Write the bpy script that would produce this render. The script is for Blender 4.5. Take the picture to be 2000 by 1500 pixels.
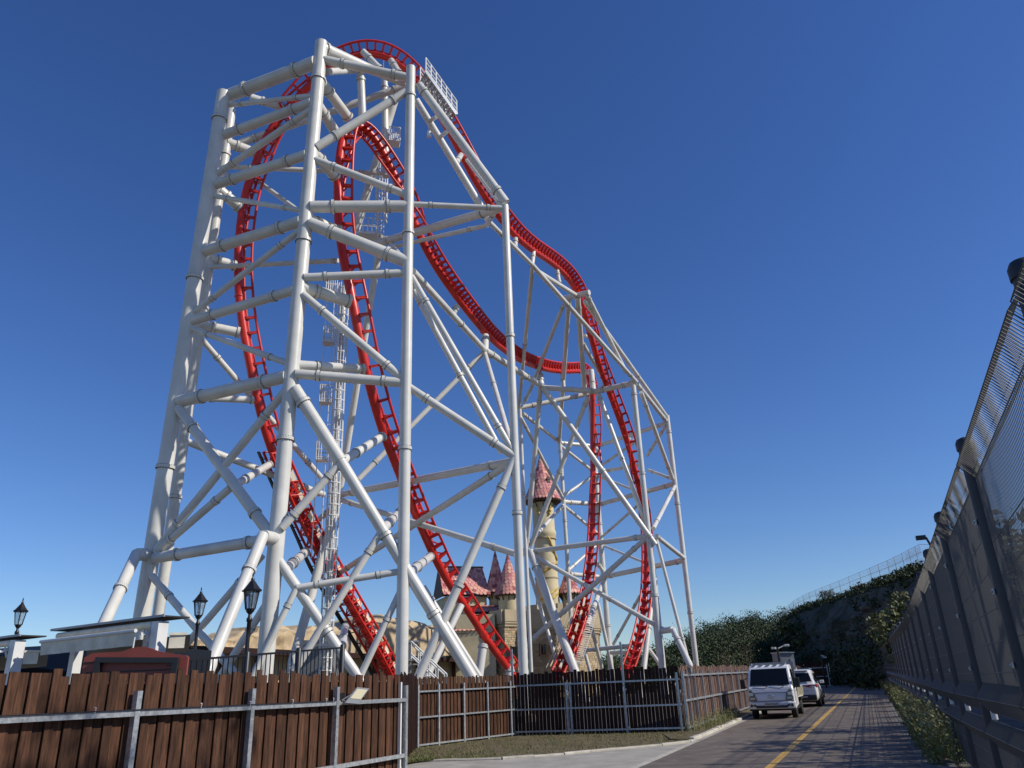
import bpy, bmesh, math, random
from mathutils import Vector, Matrix, Quaternion
for o in list(bpy.data.objects): bpy.data.objects.remove(o)
scene = bpy.context.scene
COL = scene.collection
rnd = random.Random(7)
V = Vector

# ---------------------------------------------------------------- camera
F = 1504.0                                   # focal length in pixels of the 2000 px wide photograph
vpx, vpy = 850.0 - 1000.0, -3020.0 - 750.0   # vanishing point of the verticals
PITCH = math.atan(F / math.hypot(vpx, vpy)); ROLL = math.atan2(-vpx, -vpy)
FW = V((0, math.cos(PITCH), math.sin(PITCH))); r0 = V((1, 0, 0)); u0 = r0.cross(FW)
RT = r0 * math.cos(ROLL) - u0 * math.sin(ROLL)
UP = u0 * math.cos(ROLL) + r0 * math.sin(ROLL)
CAM = V((0, 0, 1.5))
cd = bpy.data.cameras.new('camera'); cam = bpy.data.objects.new('camera', cd); COL.objects.link(cam)
m3 = Matrix((RT, UP, -FW)).transposed()
cam.matrix_world = Matrix.Translation(CAM) @ m3.to_4x4()
cd.sensor_width = 36; cd.lens = F / 2000 * 36; cd.clip_end = 4000; cd.clip_start = .05
scene.camera = cam
scene.render.resolution_x, scene.render.resolution_y = 1024, 768

# ---------------------------------------------------------------- sky, sun, exposure
SUN_A, SUN_E = math.radians(76), math.radians(36)    # from -Y towards +X, elevation
w = bpy.data.worlds.new('World'); scene.world = w; w.use_nodes = True
nt = w.node_tree; bg = nt.nodes['Background']
sky = nt.nodes.new('ShaderNodeTexSky'); sky.sky_type = 'NISHITA'; sky.sun_disc = False
sky.sun_elevation = SUN_E; sky.sun_rotation = math.pi - SUN_A
sky.altitude = 0; sky.air_density = 1.0; sky.dust_density = 0.1; sky.ozone_density = 6.0
hs = nt.nodes.new('ShaderNodeHueSaturation'); hs.inputs['Saturation'].default_value = 1.15; hs.inputs['Hue'].default_value = .513
nt.links.new(sky.outputs[0], hs.inputs['Color']); nt.links.new(hs.outputs[0], bg.inputs[0]); bg.inputs[1].default_value = 0.117
sd = bpy.data.lights.new('sun', 'SUN'); sd.energy = 4.3; sd.angle = math.radians(.53); sd.color = (1, .93, .82)
so = bpy.data.objects.new('sun', sd); COL.objects.link(so)
SDIR = V((math.sin(SUN_A) * math.cos(SUN_E), -math.cos(SUN_A) * math.cos(SUN_E), math.sin(SUN_E)))
so.rotation_euler = SDIR.to_track_quat('Z', 'Y').to_euler(); so.location = (30, -20, 60)
vs = scene.view_settings; vs.view_transform = 'Standard'; vs.look = 'None'; vs.exposure = 0; vs.gamma = 1
vs.use_curve_mapping = False
scene.render.engine = 'CYCLES'

# ---------------------------------------------------------------- where things are
U = V((.384, .923, 0)).normalized(); N = V((U.y, -U.x, 0)); Z = V((0, 0, 1))
def W(t, off, z=0.0): return U * t + N * off + V((0, 0, z))       # along the road, to its right, up
def gz(t): return .011 * .5 * ((t - 16) + math.sqrt((t - 16) ** 2 + 4))   # the road climbs a little
def WG(t, off, z=0.0): return W(t, off, gz(t) + z)
def ray(x, y):
    d = FW * F + RT * (x - 1000) - UP * (y - 750); return d.normalized()
def at_d(x, y, d):
    r = ray(x, y); return CAM + r * (d / math.hypot(r.x, r.y))
def at_z(x, y, z):
    r = ray(x, y); return CAM + r * ((z - CAM.z) / r.z)
def at_pl(x, y, p0, nn):
    r = ray(x, y); return CAM + r * ((p0 - CAM).dot(nn) / r.dot(nn))
def pxm(p): return (p - CAM).dot(FW) / F                            # metres per pixel at p
def col_z(x, y, v):                                                # height of a vertical line at image row v
    lo, hi = -30., 150.
    for _ in range(50):
        m = (lo + hi) / 2; q = V((x, y, m)) - CAM
        if 750 - F * q.dot(UP) / q.dot(FW) > v: lo = m
        else: hi = m
    return lo
def ground(x, y):
    r = ray(x, y); lo, hi = 1., 800.
    for _ in range(60):
        m = (lo + hi) / 2; p = CAM + r * m
        if p.z > gz(p.dot(U)): lo = m
        else: hi = m
    return CAM + r * lo

# ---------------------------------------------------------------- mesh builder
class MB:
    def __init__(s): s.v = []; s.f = []; s.sm = []
    def quad(s, a, b, c, d, sm=False):
        i = len(s.v); s.v += [V(a), V(b), V(c), V(d)]; s.f.append((i, i+1, i+2, i+3)); s.sm.append(sm)
    def tri(s, a, b, c, sm=False):
        i = len(s.v); s.v += [V(a), V(b), V(c)]; s.f.append((i, i+1, i+2)); s.sm.append(sm)
    def poly(s, pts):
        i = len(s.v); s.v += [V(p) for p in pts]; s.f.append(tuple(range(i, i + len(pts)))); s.sm.append(False)
    def box(s, c, ax, ay, az, sx, sy, sz):
        c = V(c); X = ax * (sx / 2); Y = ay * (sy / 2); Q = az * (sz / 2); i = len(s.v)
        for k in range(8): s.v.append(c + X * (1 if k & 1 else -1) + Y * (1 if k & 2 else -1) + Q * (1 if k & 4 else -1))
        for f in ((0,2,3,1),(4,5,7,6),(0,1,5,4),(2,6,7,3),(0,4,6,2),(1,3,7,5)): s.f.append(tuple(i + k for k in f)); s.sm.append(False)
    def bx(s, x0, x1, y0, y1, z0, z1):
        s.box(((x0+x1)/2, (y0+y1)/2, (z0+z1)/2), V((1,0,0)), V((0,1,0)), Z, x1-x0, y1-y0, z1-z0)
    def bar(s, p, q, wx, wy, up=Z):
        p = V(p); q = V(q); d = (q - p); L = d.length
        if L < 1e-6: return
        d /= L; a = d.cross(up)
        if a.length < 1e-3: a = d.cross(V((1, 0, 0)))
        a.normalize(); b = a.cross(d)
        s.box((p + q) / 2, a, b, d, wx, wy, L)
    def tube(s, p, q, r, seg=10, r2=None, caps=True):
        p = V(p); q = V(q); d = q - p
        if d.length < 1e-6: return
        d.normalize(); a = d.orthogonal().normalized(); b = d.cross(a); r2 = r if r2 is None else r2; i = len(s.v)
        for c, rr in ((p, r), (q, r2)):
            for k in range(seg):
                t = 2 * math.pi * k / seg; s.v.append(c + (a * math.cos(t) + b * math.sin(t)) * rr)
        for k in range(seg):
            k2 = (k + 1) % seg; s.f.append((i+k, i+k2, i+seg+k2, i+seg+k)); s.sm.append(True)
        if caps:
            j = len(s.v); s.v += [v.copy() for v in s.v[i:i+2*seg]]
            s.f.append(tuple(j + k for k in reversed(range(seg)))); s.sm.append(False)
            s.f.append(tuple(j + seg + k for k in range(seg))); s.sm.append(False)
    def sweep(s, pts, r, seg=8, closed=False):
        pts = [V(p) for p in pts]; M = len(pts); i = len(s.v); a = None
        for k in range(M):
            d = (pts[(k+1) % M] - pts[k-1]) if closed or 0 < k < M-1 else (pts[1]-pts[0] if k == 0 else pts[-1]-pts[-2])
            d.normalize()
            a = d.orthogonal() if a is None else a - d * a.dot(d)
            a.normalize(); b = d.cross(a)
            for j in range(seg):
                t = 2 * math.pi * j / seg; s.v.append(pts[k] + (a * math.cos(t) + b * math.sin(t)) * (r[k] if isinstance(r, list) else r))
        for k in range(M if closed else M - 1):
            k2 = (k + 1) % M
            for j in range(seg):
                j2 = (j + 1) % seg; s.f.append((i+k*seg+j, i+k*seg+j2, i+k2*seg+j2, i+k2*seg+j)); s.sm.append(True)
        if not closed:
            for base, rev in ((i, True), (i + (M-1)*seg, False)):
                j = len(s.v); s.v += [v.copy() for v in s.v[base:base+seg]]
                s.f.append(tuple(j + k for k in (reversed(range(seg)) if rev else range(seg)))); s.sm.append(False)
    def lathe(s, prof, c=(0,0,0), seg=16, smooth=True):           # prof: (radius, z) from the bottom up
        c = V(c); i = len(s.v)
        for r, z in prof:
            for k in range(seg):
                t = 2 * math.pi * k / seg; s.v.append(c + V((r * math.cos(t), r * math.sin(t), z)))
        for m in range(len(prof) - 1):
            for k in range(seg):
                k2 = (k + 1) % seg; s.f.append((i+m*seg+k, i+m*seg+k2, i+(m+1)*seg+k2, i+(m+1)*seg+k)); s.sm.append(smooth)
        for m, rev in ((0, True), (len(prof)-1, False)):
            if prof[m][0] > 1e-4:
                j = len(s.v); s.v += [v.copy() for v in s.v[i+m*seg:i+(m+1)*seg]]
                s.f.append(tuple(j + k for k in (reversed(range(seg)) if rev else range(seg)))); s.sm.append(False)
    def extrude(s, pts, d):                                       # closed outline pts (list of Vector) pushed by d
        d = V(d); pts = [V(p) for p in pts]; M = len(pts)
        s.poly(list(reversed(pts))); s.poly([p + d for p in pts])
        for k in range(M): s.quad(pts[k], pts[(k+1) % M], pts[(k+1) % M] + d, pts[k] + d)
    def mesh(s, name, M):
        me = bpy.data.meshes.new(name); me.from_pydata([tuple(v) for v in s.v], [], s.f)
        me.polygons.foreach_set('use_smooth', s.sm); me.update()
        if M: me.materials.append(M)
        return me

WM = {}
def tag(o, label=None, cat=None, group=None, kind=None):
    if label: o['label'] = label
    if cat: o['category'] = cat
    if group: o['group'] = group
    if kind: o['kind'] = kind
    return o
def put(name, me, parent=None, mw=None, local=None):
    o = bpy.data.objects.new(name, me); COL.objects.link(o)
    if local is not None:
        if parent: o.parent = parent
        o.matrix_basis = local
        WM[o.name] = (WM[parent.name] if parent else Matrix()) @ local
    else:
        mw = mw or Matrix(); WM[o.name] = mw
        if parent: o.parent = parent; o.matrix_parent_inverse = WM[parent.name].inverted()
        o.matrix_basis = mw
    return o
def add(name, mb, M, parent=None, local=False):
    me = mb.mesh(name, M)
    return put(name, me, parent, local=Matrix() if local else None)
def thing(name, label, cat, loc=(0, 0, 0), group=None, rz=0.0):
    mw = Matrix.Translation(V(loc)) @ Matrix.Rotation(rz, 4, 'Z')
    o = put(name, None, None, mw); o.empty_display_size = .3
    return tag(o, label, cat, group)
def frame(p, d, up=Z):                                            # matrix with local z along d
    d = V(d).normalized(); a = V(up).cross(d)
    if a.length < 1e-3: a = V((1, 0, 0)).cross(d)
    a.normalize(); b = d.cross(a)
    return Matrix.Translation(V(p)) @ Matrix((a, b, d)).transposed().to_4x4()
def clone_tree(o, parent=None):
    c = o.copy(); COL.objects.link(c); c.parent = parent
    for ch in o.children: clone_tree(ch, c)
    return c

# ---------------------------------------------------------------- materials
def mat(name, col, rough=.5, metal=0., var=.0, nscale=3., bump=0., bscale=40., rand=0., col2=None, stretch=(1, 1, 1), spec=.5, detail=5., thr=None, coord='Object', trans=0.):
    m = bpy.data.materials.new(name); m.use_nodes = True; t = m.node_tree; L = t.links
    b = t.nodes['Principled BSDF']; b.inputs['Roughness'].default_value = rough; b.inputs['Metallic'].default_value = metal
    b.inputs['Base Color'].default_value = (*col, 1); b.inputs['Specular IOR Level'].default_value = spec
    if trans: b.inputs['Transmission Weight'].default_value = trans
    need = var or bump or col2
    if need:
        tc = t.nodes.new('ShaderNodeTexCoord'); mp = t.nodes.new('ShaderNodeMapping'); mp.inputs['Scale'].default_value = stretch
        L.new(tc.outputs[coord], mp.inputs[0])
    out = None
    if var or col2:
        nz = t.nodes.new('ShaderNodeTexNoise'); nz.inputs['Scale'].default_value = nscale; nz.inputs['Detail'].default_value = detail
        nz.inputs['Roughness'].default_value = .6; L.new(mp.outputs[0], nz.inputs['Vector'])
        rp = t.nodes.new('ShaderNodeValToRGB'); a, c = thr or (.35, .68)
        rp.color_ramp.elements[0].position = a; rp.color_ramp.elements[1].position = c
        lo = col2 if col2 else tuple(x * (1 - var) for x in col); hi = col if col2 else tuple(min(1, x * (1 + var)) for x in col)
        rp.color_ramp.elements[0].color = (*lo, 1); rp.color_ramp.elements[1].color = (*hi, 1)
        L.new(nz.outputs[0], rp.inputs[0]); out = rp.outputs[0]
    if rand:
        oi = t.nodes.new('ShaderNodeObjectInfo'); mr = t.nodes.new('ShaderNodeMapRange')
        mr.inputs['To Min'].default_value = 1 - rand; mr.inputs['To Max'].default_value = 1 + rand; L.new(oi.outputs['Random'], mr.inputs[0])
        mx = t.nodes.new('ShaderNodeMix'); mx.data_type = 'RGBA'; mx.blend_type = 'MULTIPLY'; mx.inputs[0].default_value = 1
        if out: L.new(out, mx.inputs[6])
        else: mx.inputs[6].default_value = (*col, 1)
        L.new(mr.outputs[0], mx.inputs[7]); out = mx.outputs[2]
    if out: L.new(out, b.inputs['Base Color'])
    if bump:
        bn = t.nodes.new('ShaderNodeTexNoise'); bn.inputs['Scale'].default_value = bscale; bn.inputs['Detail'].default_value = 6
        L.new(mp.outputs[0], bn.inputs['Vector']); bp = t.nodes.new('ShaderNodeBump'); bp.inputs['Strength'].default_value = bump
        bp.inputs['Distance'].default_value = .02; L.new(bn.outputs[0], bp.inputs['Height']); L.new(bp.outputs[0], b.inputs['Normal'])
    return m
M = {}
M['white'] = mat('white_paint', (.64, .63, .58), .34, var=.1, nscale=.7, bump=.03, bscale=2.)
M['whitel'] = mat('galvanised_white', (.7, .71, .7), .42)
M['red'] = mat('red_paint', (.6, .024, .015), .36, var=.14, nscale=.9)
M['bolt'] = mat('bolt_steel', (.12, .12, .12), .45, .6)
M['cream'] = mat('stator_cream', (.72, .66, .5), .5)
M['blacks'] = mat('black_steel', (.012, .012, .013), .4)
M['galv'] = mat('galvanised_steel', (.46, .49, .51), .38, .55, var=.28, nscale=14., bump=.05, bscale=60, rand=.08)
M['wood'] = mat('brown_stained_board', (.078, .036, .02), .72, spec=.22, var=.5, nscale=5., stretch=(6, 6, .55), bump=.5, bscale=24, rand=.38)
M['woodd'] = mat('dark_board', (.034, .015, .011), .7, spec=.2, var=.4, nscale=5., stretch=(6, 6, .6), bump=.4, bscale=24, rand=.3)  # darker copy of the brown board; the unlit gate's shade is in its colour
M['woodg'] = mat('weathered_board', (.22, .145, .115), .8, spec=.2, var=.45, nscale=5., stretch=(6, 6, .5), bump=.5, bscale=24, rand=.35)
M['asphalt'] = mat('asphalt', (.15, .124, .1), .82, var=.3, nscale=2.2, bump=.5, bscale=120, detail=8)
M['concrete'] = mat('concrete', (.36, .34, .29), .8, var=.18, nscale=1.6, bump=.25, bscale=60, detail=8)
M['kerb'] = mat('kerb_concrete', (.46, .43, .36), .8, var=.2, nscale=4., bump=.25, bscale=50, rand=.1)
M['yellow'] = mat('yellow_road_paint', (.55, .33, .06), .65, var=.0, col2=(.3, .2, .07), nscale=6., thr=(.25, .42))
M['ground'] = mat('gravel_ground', (.13, .115, .095), .9, var=.25, nscale=.8, bump=.4, bscale=30)
M['soil'] = mat('grassy_soil', (.075, .07, .025), .95, col2=(.15, .11, .06), nscale=2.5, bump=.6, bscale=40)
M['grass'] = mat('grass_blades', (.08, .12, .022), .7, rand=.0, col2=(.17, .16, .055), nscale=3.)
M['weed'] = mat('weed_leaves', (.13, .17, .045), .7, col2=(.32, .3, .13), nscale=1.6)
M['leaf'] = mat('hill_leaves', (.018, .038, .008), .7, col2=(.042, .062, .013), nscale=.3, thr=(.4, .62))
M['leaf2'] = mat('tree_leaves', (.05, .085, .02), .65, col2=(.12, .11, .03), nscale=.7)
M['bark'] = mat('bark', (.09, .065, .045), .9, var=.3, bump=.6, bscale=12)
M['rock'] = mat('cliff_rock', (.075, .075, .068), .92, col2=(.025, .03, .018), nscale=.25, bump=1., bscale=3, thr=(.38, .62), detail=10)
M['hill'] = mat('hill_soil', (.03, .038, .012), .95, var=.4, nscale=.2)
M['fencep'] = mat('dark_fence_paint', (.026, .03, .037), .5, var=.15, nscale=4., bump=.05, bscale=50)
M['fencew'] = mat('dark_wire', (.085, .086, .086), .5)
M['gutter_shade'] = mat('shaded_gutter_concrete', (.17, .16, .14), .85, var=.25, nscale=3., bump=.2)  # darker copy of the concrete, roadside shade put into the colour
M['fpanel'] = mat('grey_barrier_panel', (.12, .12, .118), .55, var=.35, nscale=2., stretch=(3, 3, .5))
M['black'] = mat('black_cast_metal', (.012, .012, .014), .38)
M['charcoal'] = mat('charcoal_paint', (.022, .023, .026), .42)
M['lglass'] = mat('lantern_glass', (.85, .9, .92), .08, trans=.92)
M['bulb'] = mat('white_bulb_tube', (.85, .85, .82), .4)
M['wpost'] = mat('white_post_paint', (.68, .68, .66), .4, var=.08, nscale=2.)
M['awn'] = mat('beige_awning_fabric', (.76, .7, .55), .85, var=.14, nscale=3., bump=.15, bscale=14)
M['awnd'] = mat('brown_awning_fabric', (.2, .17, .12), .85)
M['roofd'] = mat('dark_roof_sheet', (.02, .02, .022), .5)
M['roofe'] = mat('grey_roof_edge', (.3, .32, .34), .4)
M['sign'] = mat('red_sign_board', (.3, .065, .045), .5, var=.12, nscale=1.5)
M['glassd'] = mat('dark_glass', (.006, .008, .011), .05, spec=.35)
M['busbody'] = mat('dark_bus_paint', (.015, .018, .024), .25)
M['plaster'] = mat('castle_plaster', (.58, .5, .31), .85, var=.14, nscale=.5, bump=.3, bscale=6)
M['plaster2'] = mat('parapet_render', (.44, .36, .23), .85, var=.12, nscale=.6, bump=.2, bscale=5)
M['brown'] = mat('castle_timber', (.09, .05, .03), .7)
M['gold'] = mat('golden_rope', (.55, .38, .08), .55)
M['tan'] = mat('tan_rockwork', (.52, .4, .24), .85, col2=(.3, .22, .13), nscale=1.2, bump=.6, bscale=4, thr=(.3, .5), detail=10)
M['tanp'] = mat('cream_wall', (.56, .46, .28), .8, var=.1, nscale=.6)
M['cabinet'] = mat('grey_cabinet', (.2, .21, .22), .5)
M['car'] = mat('white_car_paint', (.74, .75, .76), .22, spec=.6)
M['tyre'] = mat('tyre_rubber', (.018, .018, .018), .8)
M['rim'] = mat('silver_rim', (.55, .56, .58), .3, .6)
M['hlamp'] = mat('headlamp_lens', (.17, .18, .19), .1, .35)
M['tail'] = mat('tail_lamp', (.35, .012, .02), .15)
M['trim'] = mat('black_trim', (.014, .014, .015), .5)
M['plate'] = mat('plate_white', (.5, .5, .47), .5)
M['bed'] = mat('cream_bed_boards', (.62, .58, .45), .5)
M['led'] = mat('led_lens', (.55, .5, .33), .25)
M['tie'] = mat('white_tie', (.8, .8, .8), .5)
# ================================================================ the setting: ground, road, kerbs
def attr_mat(name, rough=.8, bump=.3, bscale=8):
    m = mat(name, (.5, .5, .5), rough, bump=bump, bscale=bscale); t = m.node_tree
    a = t.nodes.new('ShaderNodeVertexColor'); a.layer_name = 'Col'
    t.links.new(a.outputs[0], t.nodes['Principled BSDF'].inputs['Base Color']); return m
M['shingle'] = attr_mat('pink_shingles'); M['stone'] = attr_mat('stone_blocks', .85, .5, 10)
def face_cols(me, cols):
    at = me.color_attributes.new('Col', 'FLOAT_COLOR', 'CORNER'); i = 0
    for p, c in zip(me.polygons, cols):
        for _ in range(p.loop_total): at.data[i].color = (*c, 1); i += 1
def strip(ts, o0, o1, dz):                       # sheet following the climb of the road
    b = MB()
    for a, c in zip(ts[:-1], ts[1:]):
        f0 = o0 if callable(o0) else (lambda t: o0); f1 = o1 if callable(o1) else (lambda t: o1)
        b.quad(WG(a, f0(a), dz), WG(a, f1(a), dz), WG(c, f1(c), dz), WG(c, f0(c), dz), True)
    return b
TS = [-60, -20, 0, 6, 10, 13, 15, 16, 17, 18, 20, 23, 26, 30, 35, 40, 50, 60, 80, 100, 120, 150, 200, 300, 500, 900, 2000]
b = MB()
OS = [-2000, -500, -100, -30, -10, -5, 1, 10, 40, 200, 2000]
for a, c in zip(TS[:-1], TS[1:]):
    for o0, o1 in zip(OS[:-1], OS[1:]): b.quad(W(a, o0, min(gz(a), 2)-.03), W(a, o1, min(gz(a), 2)-.03), W(c, o1, min(gz(c), 2)-.03), W(c, o0, min(gz(c), 2)-.03), True)
tag(add('ground', b, M['ground']), kind='structure')
RTS = [t * 3.0 - 30 for t in range(48)]
def bend(t): return -.011 * max(0, t - 78) ** 2      # the road swings left at its far end
road = add('road', strip(RTS, lambda t: -4.45 + bend(t), lambda t: .55 + bend(t), .0), M['asphalt']); tag(road, kind='structure')
tag(add('road_centre_line', strip(RTS, lambda t: -2.07 + bend(t) + .012*max(0, t-16), lambda t: -1.92 + bend(t)+.012*max(0, t-16), .004), M['yellow']), kind='structure')
tag(add('road_gutter', strip([t*.999 for t in RTS], .55, 1.0, .004), M['gutter_shade']), kind='structure')
# concrete apron in front of the planted verge, then the verge itself
kl = [(800, 1488), (980, 1483), (1100, 1474), (1200, 1464), (1290, 1456), (1345, 1450), (1366, 1446)]
kp = [ground(*q) for q in kl]
kto = [(p.dot(U), p.dot(N)) for p in kp]
near = W(0, -10.2), W(0, -4.45)
def fan(pts, dz, base_t):
    b = MB()
    for (t0, o0), (t1, o1) in zip(pts[:-1], pts[1:]):
        b.quad(WG(base_t, o0, dz), WG(base_t, o1, dz), WG(t1, o1, dz), WG(t0, o0, dz))
    return b
apr = [(t, o) for t, o in kto if o < -4.5] + [(23.2, -4.45)]
b = MB()
for (t0, o0), (t1, o1) in zip(apr[:-1], apr[1:]):
    tm0, tm1 = t0, t1
    for k in range(6):
        a0, a1 = 2 + (tm0-2)*k/6, 2 + (tm1-2)*k/6; c0, c1 = 2 + (tm0-2)*(k+1)/6, 2 + (tm1-2)*(k+1)/6
        b.quad(WG(a0, o0, -.004), WG(a1, o1, -.004), WG(c1, o1, -.004), WG(c0, o0, -.004))
tag(add('concrete_apron', b, M['concrete']), kind='structure')
b = strip([2 + k*1.5 for k in range(15)], -4.62, -4.45, .006)
tag(add('gutter_strip', b, M['kerb']), kind='structure')
b = strip([23.2 + k*3 for k in range(30)], lambda t: -4.75 + bend(t), lambda t: -4.45 + bend(t), -.002)
tag(add('road_edge', b, M['concrete']), kind='structure')
def kerbs(path, name, h=.13, wd=.16, step=1.0, z0=0., M_=None):
    root = put(name, None); tag(root, kind='structure')
    pts = []
    for (t0, o0), (t1, o1) in zip(path[:-1], path[1:]):
        L = math.hypot(t1-t0, o1-o0); k = max(1, round(L/step))
        for j in range(k): pts.append((t0+(t1-t0)*j/k, o0+(o1-o0)*j/k))
    pts.append(path[-1])
    for (t0, o0), (t1, o1) in zip(pts[:-1], pts[1:]):
        p, q = WG(t0, o0), WG(t1, o1); d = (q-p); L = d.length; d.normalize(); s = d.cross(Z).normalized(); hh = h + rnd.uniform(-.012, .012)
        b = MB(); c = (p+q)/2 + Z*(hh/2-.06+z0)
        X, Y = d*((L-.012)/2), s*(wd/2)
        lo, hi = c - Z*(hh/2+.06), c + Z*hh/2
        pr = [lo-Y, lo+Y, hi+Y-Z*.025, hi+Y*.75, hi-Y*.75, hi-Y-Z*.025]
        b.extrude([v - X for v in pr], X*2); add('kerb_stone', b, M_ or M['kerb'], root)
    return root
kpath = [(t, o) for t, o in kto]
kpath[-1] = (23.0, -4.72)
kerbs(kpath, 'verge_kerb', .11)
kerbs([(23.0, -4.72), (25, -4.7), (33, -4.72), (60, -4.75), (78, -4.8)], 'road_kerb', .14)
kerbs([(6, 1.03), (60, 1.03)], 'right_kerb', .1, .14, 2., M_=M['gutter_shade'])
# verge: soil sheet + grass
F1A, F1B = (3.0, -9.71), (16.1, -9.71)
F2A, F2B = (20.95, -12.1), (25.29, -10.87)
GA, GB = (25.29, -10.9), (25.75, -5.44)
b = MB()
verge = kpath[:-1] + [(23.0, -4.8)]
back = [(16.1, -9.75), (20.95, -12.15), (23.1, -11.5), (25.3, -10.9), (25.5, -9.1), (25.6, -7.2), (25.75, -5.44)]
def lerp_path(path, s):
    Ls = [math.hypot(b_[0]-a[0], b_[1]-a[1]) for a, b_ in zip(path[:-1], path[1:])]; T = sum(Ls)*s
    for (a, b_), L in zip(zip(path[:-1], path[1:]), Ls):
        if T <= L + 1e-9: k = T/L; return (a[0]+(b_[0]-a[0])*k, a[1]+(b_[1]-a[1])*k)
        T -= L
    return path[-1]
NS = 40
for i in range(NS):
    for j in range(6):
        def P(i, j):
            a = lerp_path(verge, i/NS); c = lerp_path(back, i/NS); k = j/6
            t, o = a[0]+(c[0]-a[0])*k, a[1]+(c[1]-a[1])*k
            return WG(t, o, .03 + .03*k + .012*math.sin(i*1.7+j*2.1))
        b.quad(P(i, j), P(i+1, j), P(i+1, j+1), P(i, j+1), True)
tag(add('verge_soil', b, M['soil']), kind='structure')
def strip2(path, wd0, wd1, h): pass
b = MB()
for t0, o0, t1, o1 in ((22.8, -4.85, 23.6, -5.1), (23.6, -5.1, 24.4, -5.4), (24.4, -5.4, 25, -5.6)): b.quad(WG(t0, -4.78, .05), WG(t1, -4.78, .05), WG(t1, o1-.4, .068), WG(t0, o0-.4, .068), True)
for a, c in zip(range(25, 78), range(26, 79)): b.quad(WG(a, -4.8, .05), WG(c, -4.8, .05), WG(c, -5.6, .075), WG(a, -5.6, .075), True)
tag(add('fence_verge_soil', b, M['soil']), kind='structure')
def blade(b, p, h, lean, wd):
    a = rnd.uniform(0, 6.283); d = V((math.cos(a), math.sin(a), 0)); s = V((-d.y, d.x, 0))*wd
    m = p + Z*h*.55 + d*lean*.35; e = p + Z*h + d*lean
    b.quad(p - s, p + s, m + s*.7, m - s*.7); b.tri(m - s*.7, m + s*.7, e)
b = MB()
for _ in range(9000):
    s = rnd.random(); k = rnd.random()
    a = lerp_path(verge, s); c = lerp_path(back, s); t, o = a[0]+(c[0]-a[0])*k, a[1]+(c[1]-a[1])*k
    if rnd.random() < .25 + .4*math.sin(t*1.3+o*2.)**2: continue
    blade(b, WG(t, o, .02+.03*k), rnd.uniform(.03, .08), rnd.uniform(.02, .09), .007)
tag(add('verge_grass', b, M['grass']), 'short dry grass on the verge in front of the dark gate', 'grass', kind='stuff')
def weeds(name, label, spots, Mt, hmin, hmax):
    b = MB()
    for p, r, cnt in spots:
        for _ in range(cnt):
            a = rnd.uniform(0, 6.283); q = p + V((math.cos(a), math.sin(a), 0))*r*math.sqrt(rnd.random())
            h = rnd.uniform(hmin, hmax); ln = rnd.uniform(.1, .5)*h; a = rnd.uniform(0, 6.283); d = V((math.cos(a), math.sin(a), 0))
            for k in range(9):
                f = (k+.5)/9; c = q + Z*h*f + d*ln*f*f; e = rnd.uniform(0, 6.283); dd = V((math.cos(e), math.sin(e), rnd.uniform(.1, .9))).normalized()
                L = h*.22*(1-f*.5); s = dd.cross(Z).normalized()*L*.16
                b.quad(c, c+dd*L*.5+s, c+dd*L, c+dd*L*.5-s)
            blade(b, q, h, ln, .006)
    return tag(add(name, b, Mt), label, 'weeds', kind='stuff')
sp = [(WG(26 + k*.9 + rnd.uniform(-.3, .3), -5.15 + rnd.uniform(-.15, .15), .05), .45, 42) for k in range(9)]
weeds('fence_weeds', 'green weeds growing at the foot of the roadside board fence', sp, M['weed'], .15, .5)
sp = [(WG(50 + k*1.4, -5.1, .1), .7, 40) for k in range(18)]
weeds('far_fence_weeds', 'tall weeds by the fence beyond the parked cars', sp, M['weed'], .3, 1.0)
sp = [(WG(t, 1.05 + rnd.uniform(-.1, .15), 0), rnd.uniform(.25, .42), c) for t, c in ((17, 60), (18, 90), (19, 130), (20, 150), (21, 150), (22.2, 150), (23.5, 130), (25, 130), (27, 130), (29, 130), (32, 130), (36, 130), (40, 120), (45, 120), (50, 120), (56, 120))]
weeds('roadside_weeds', 'pale feathery weeds along the foot of the dark mesh fence', sp, M['weed'], .3, .95)
sp = [(WG(11.2, 1.12, 0), .12, 26), (WG(12.6, 1.2, 0), .1, 16)]
weeds('small_leafy_weed', 'small bright leafy weed at the barrier panel', sp, M['weed'], .12, .38)

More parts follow.
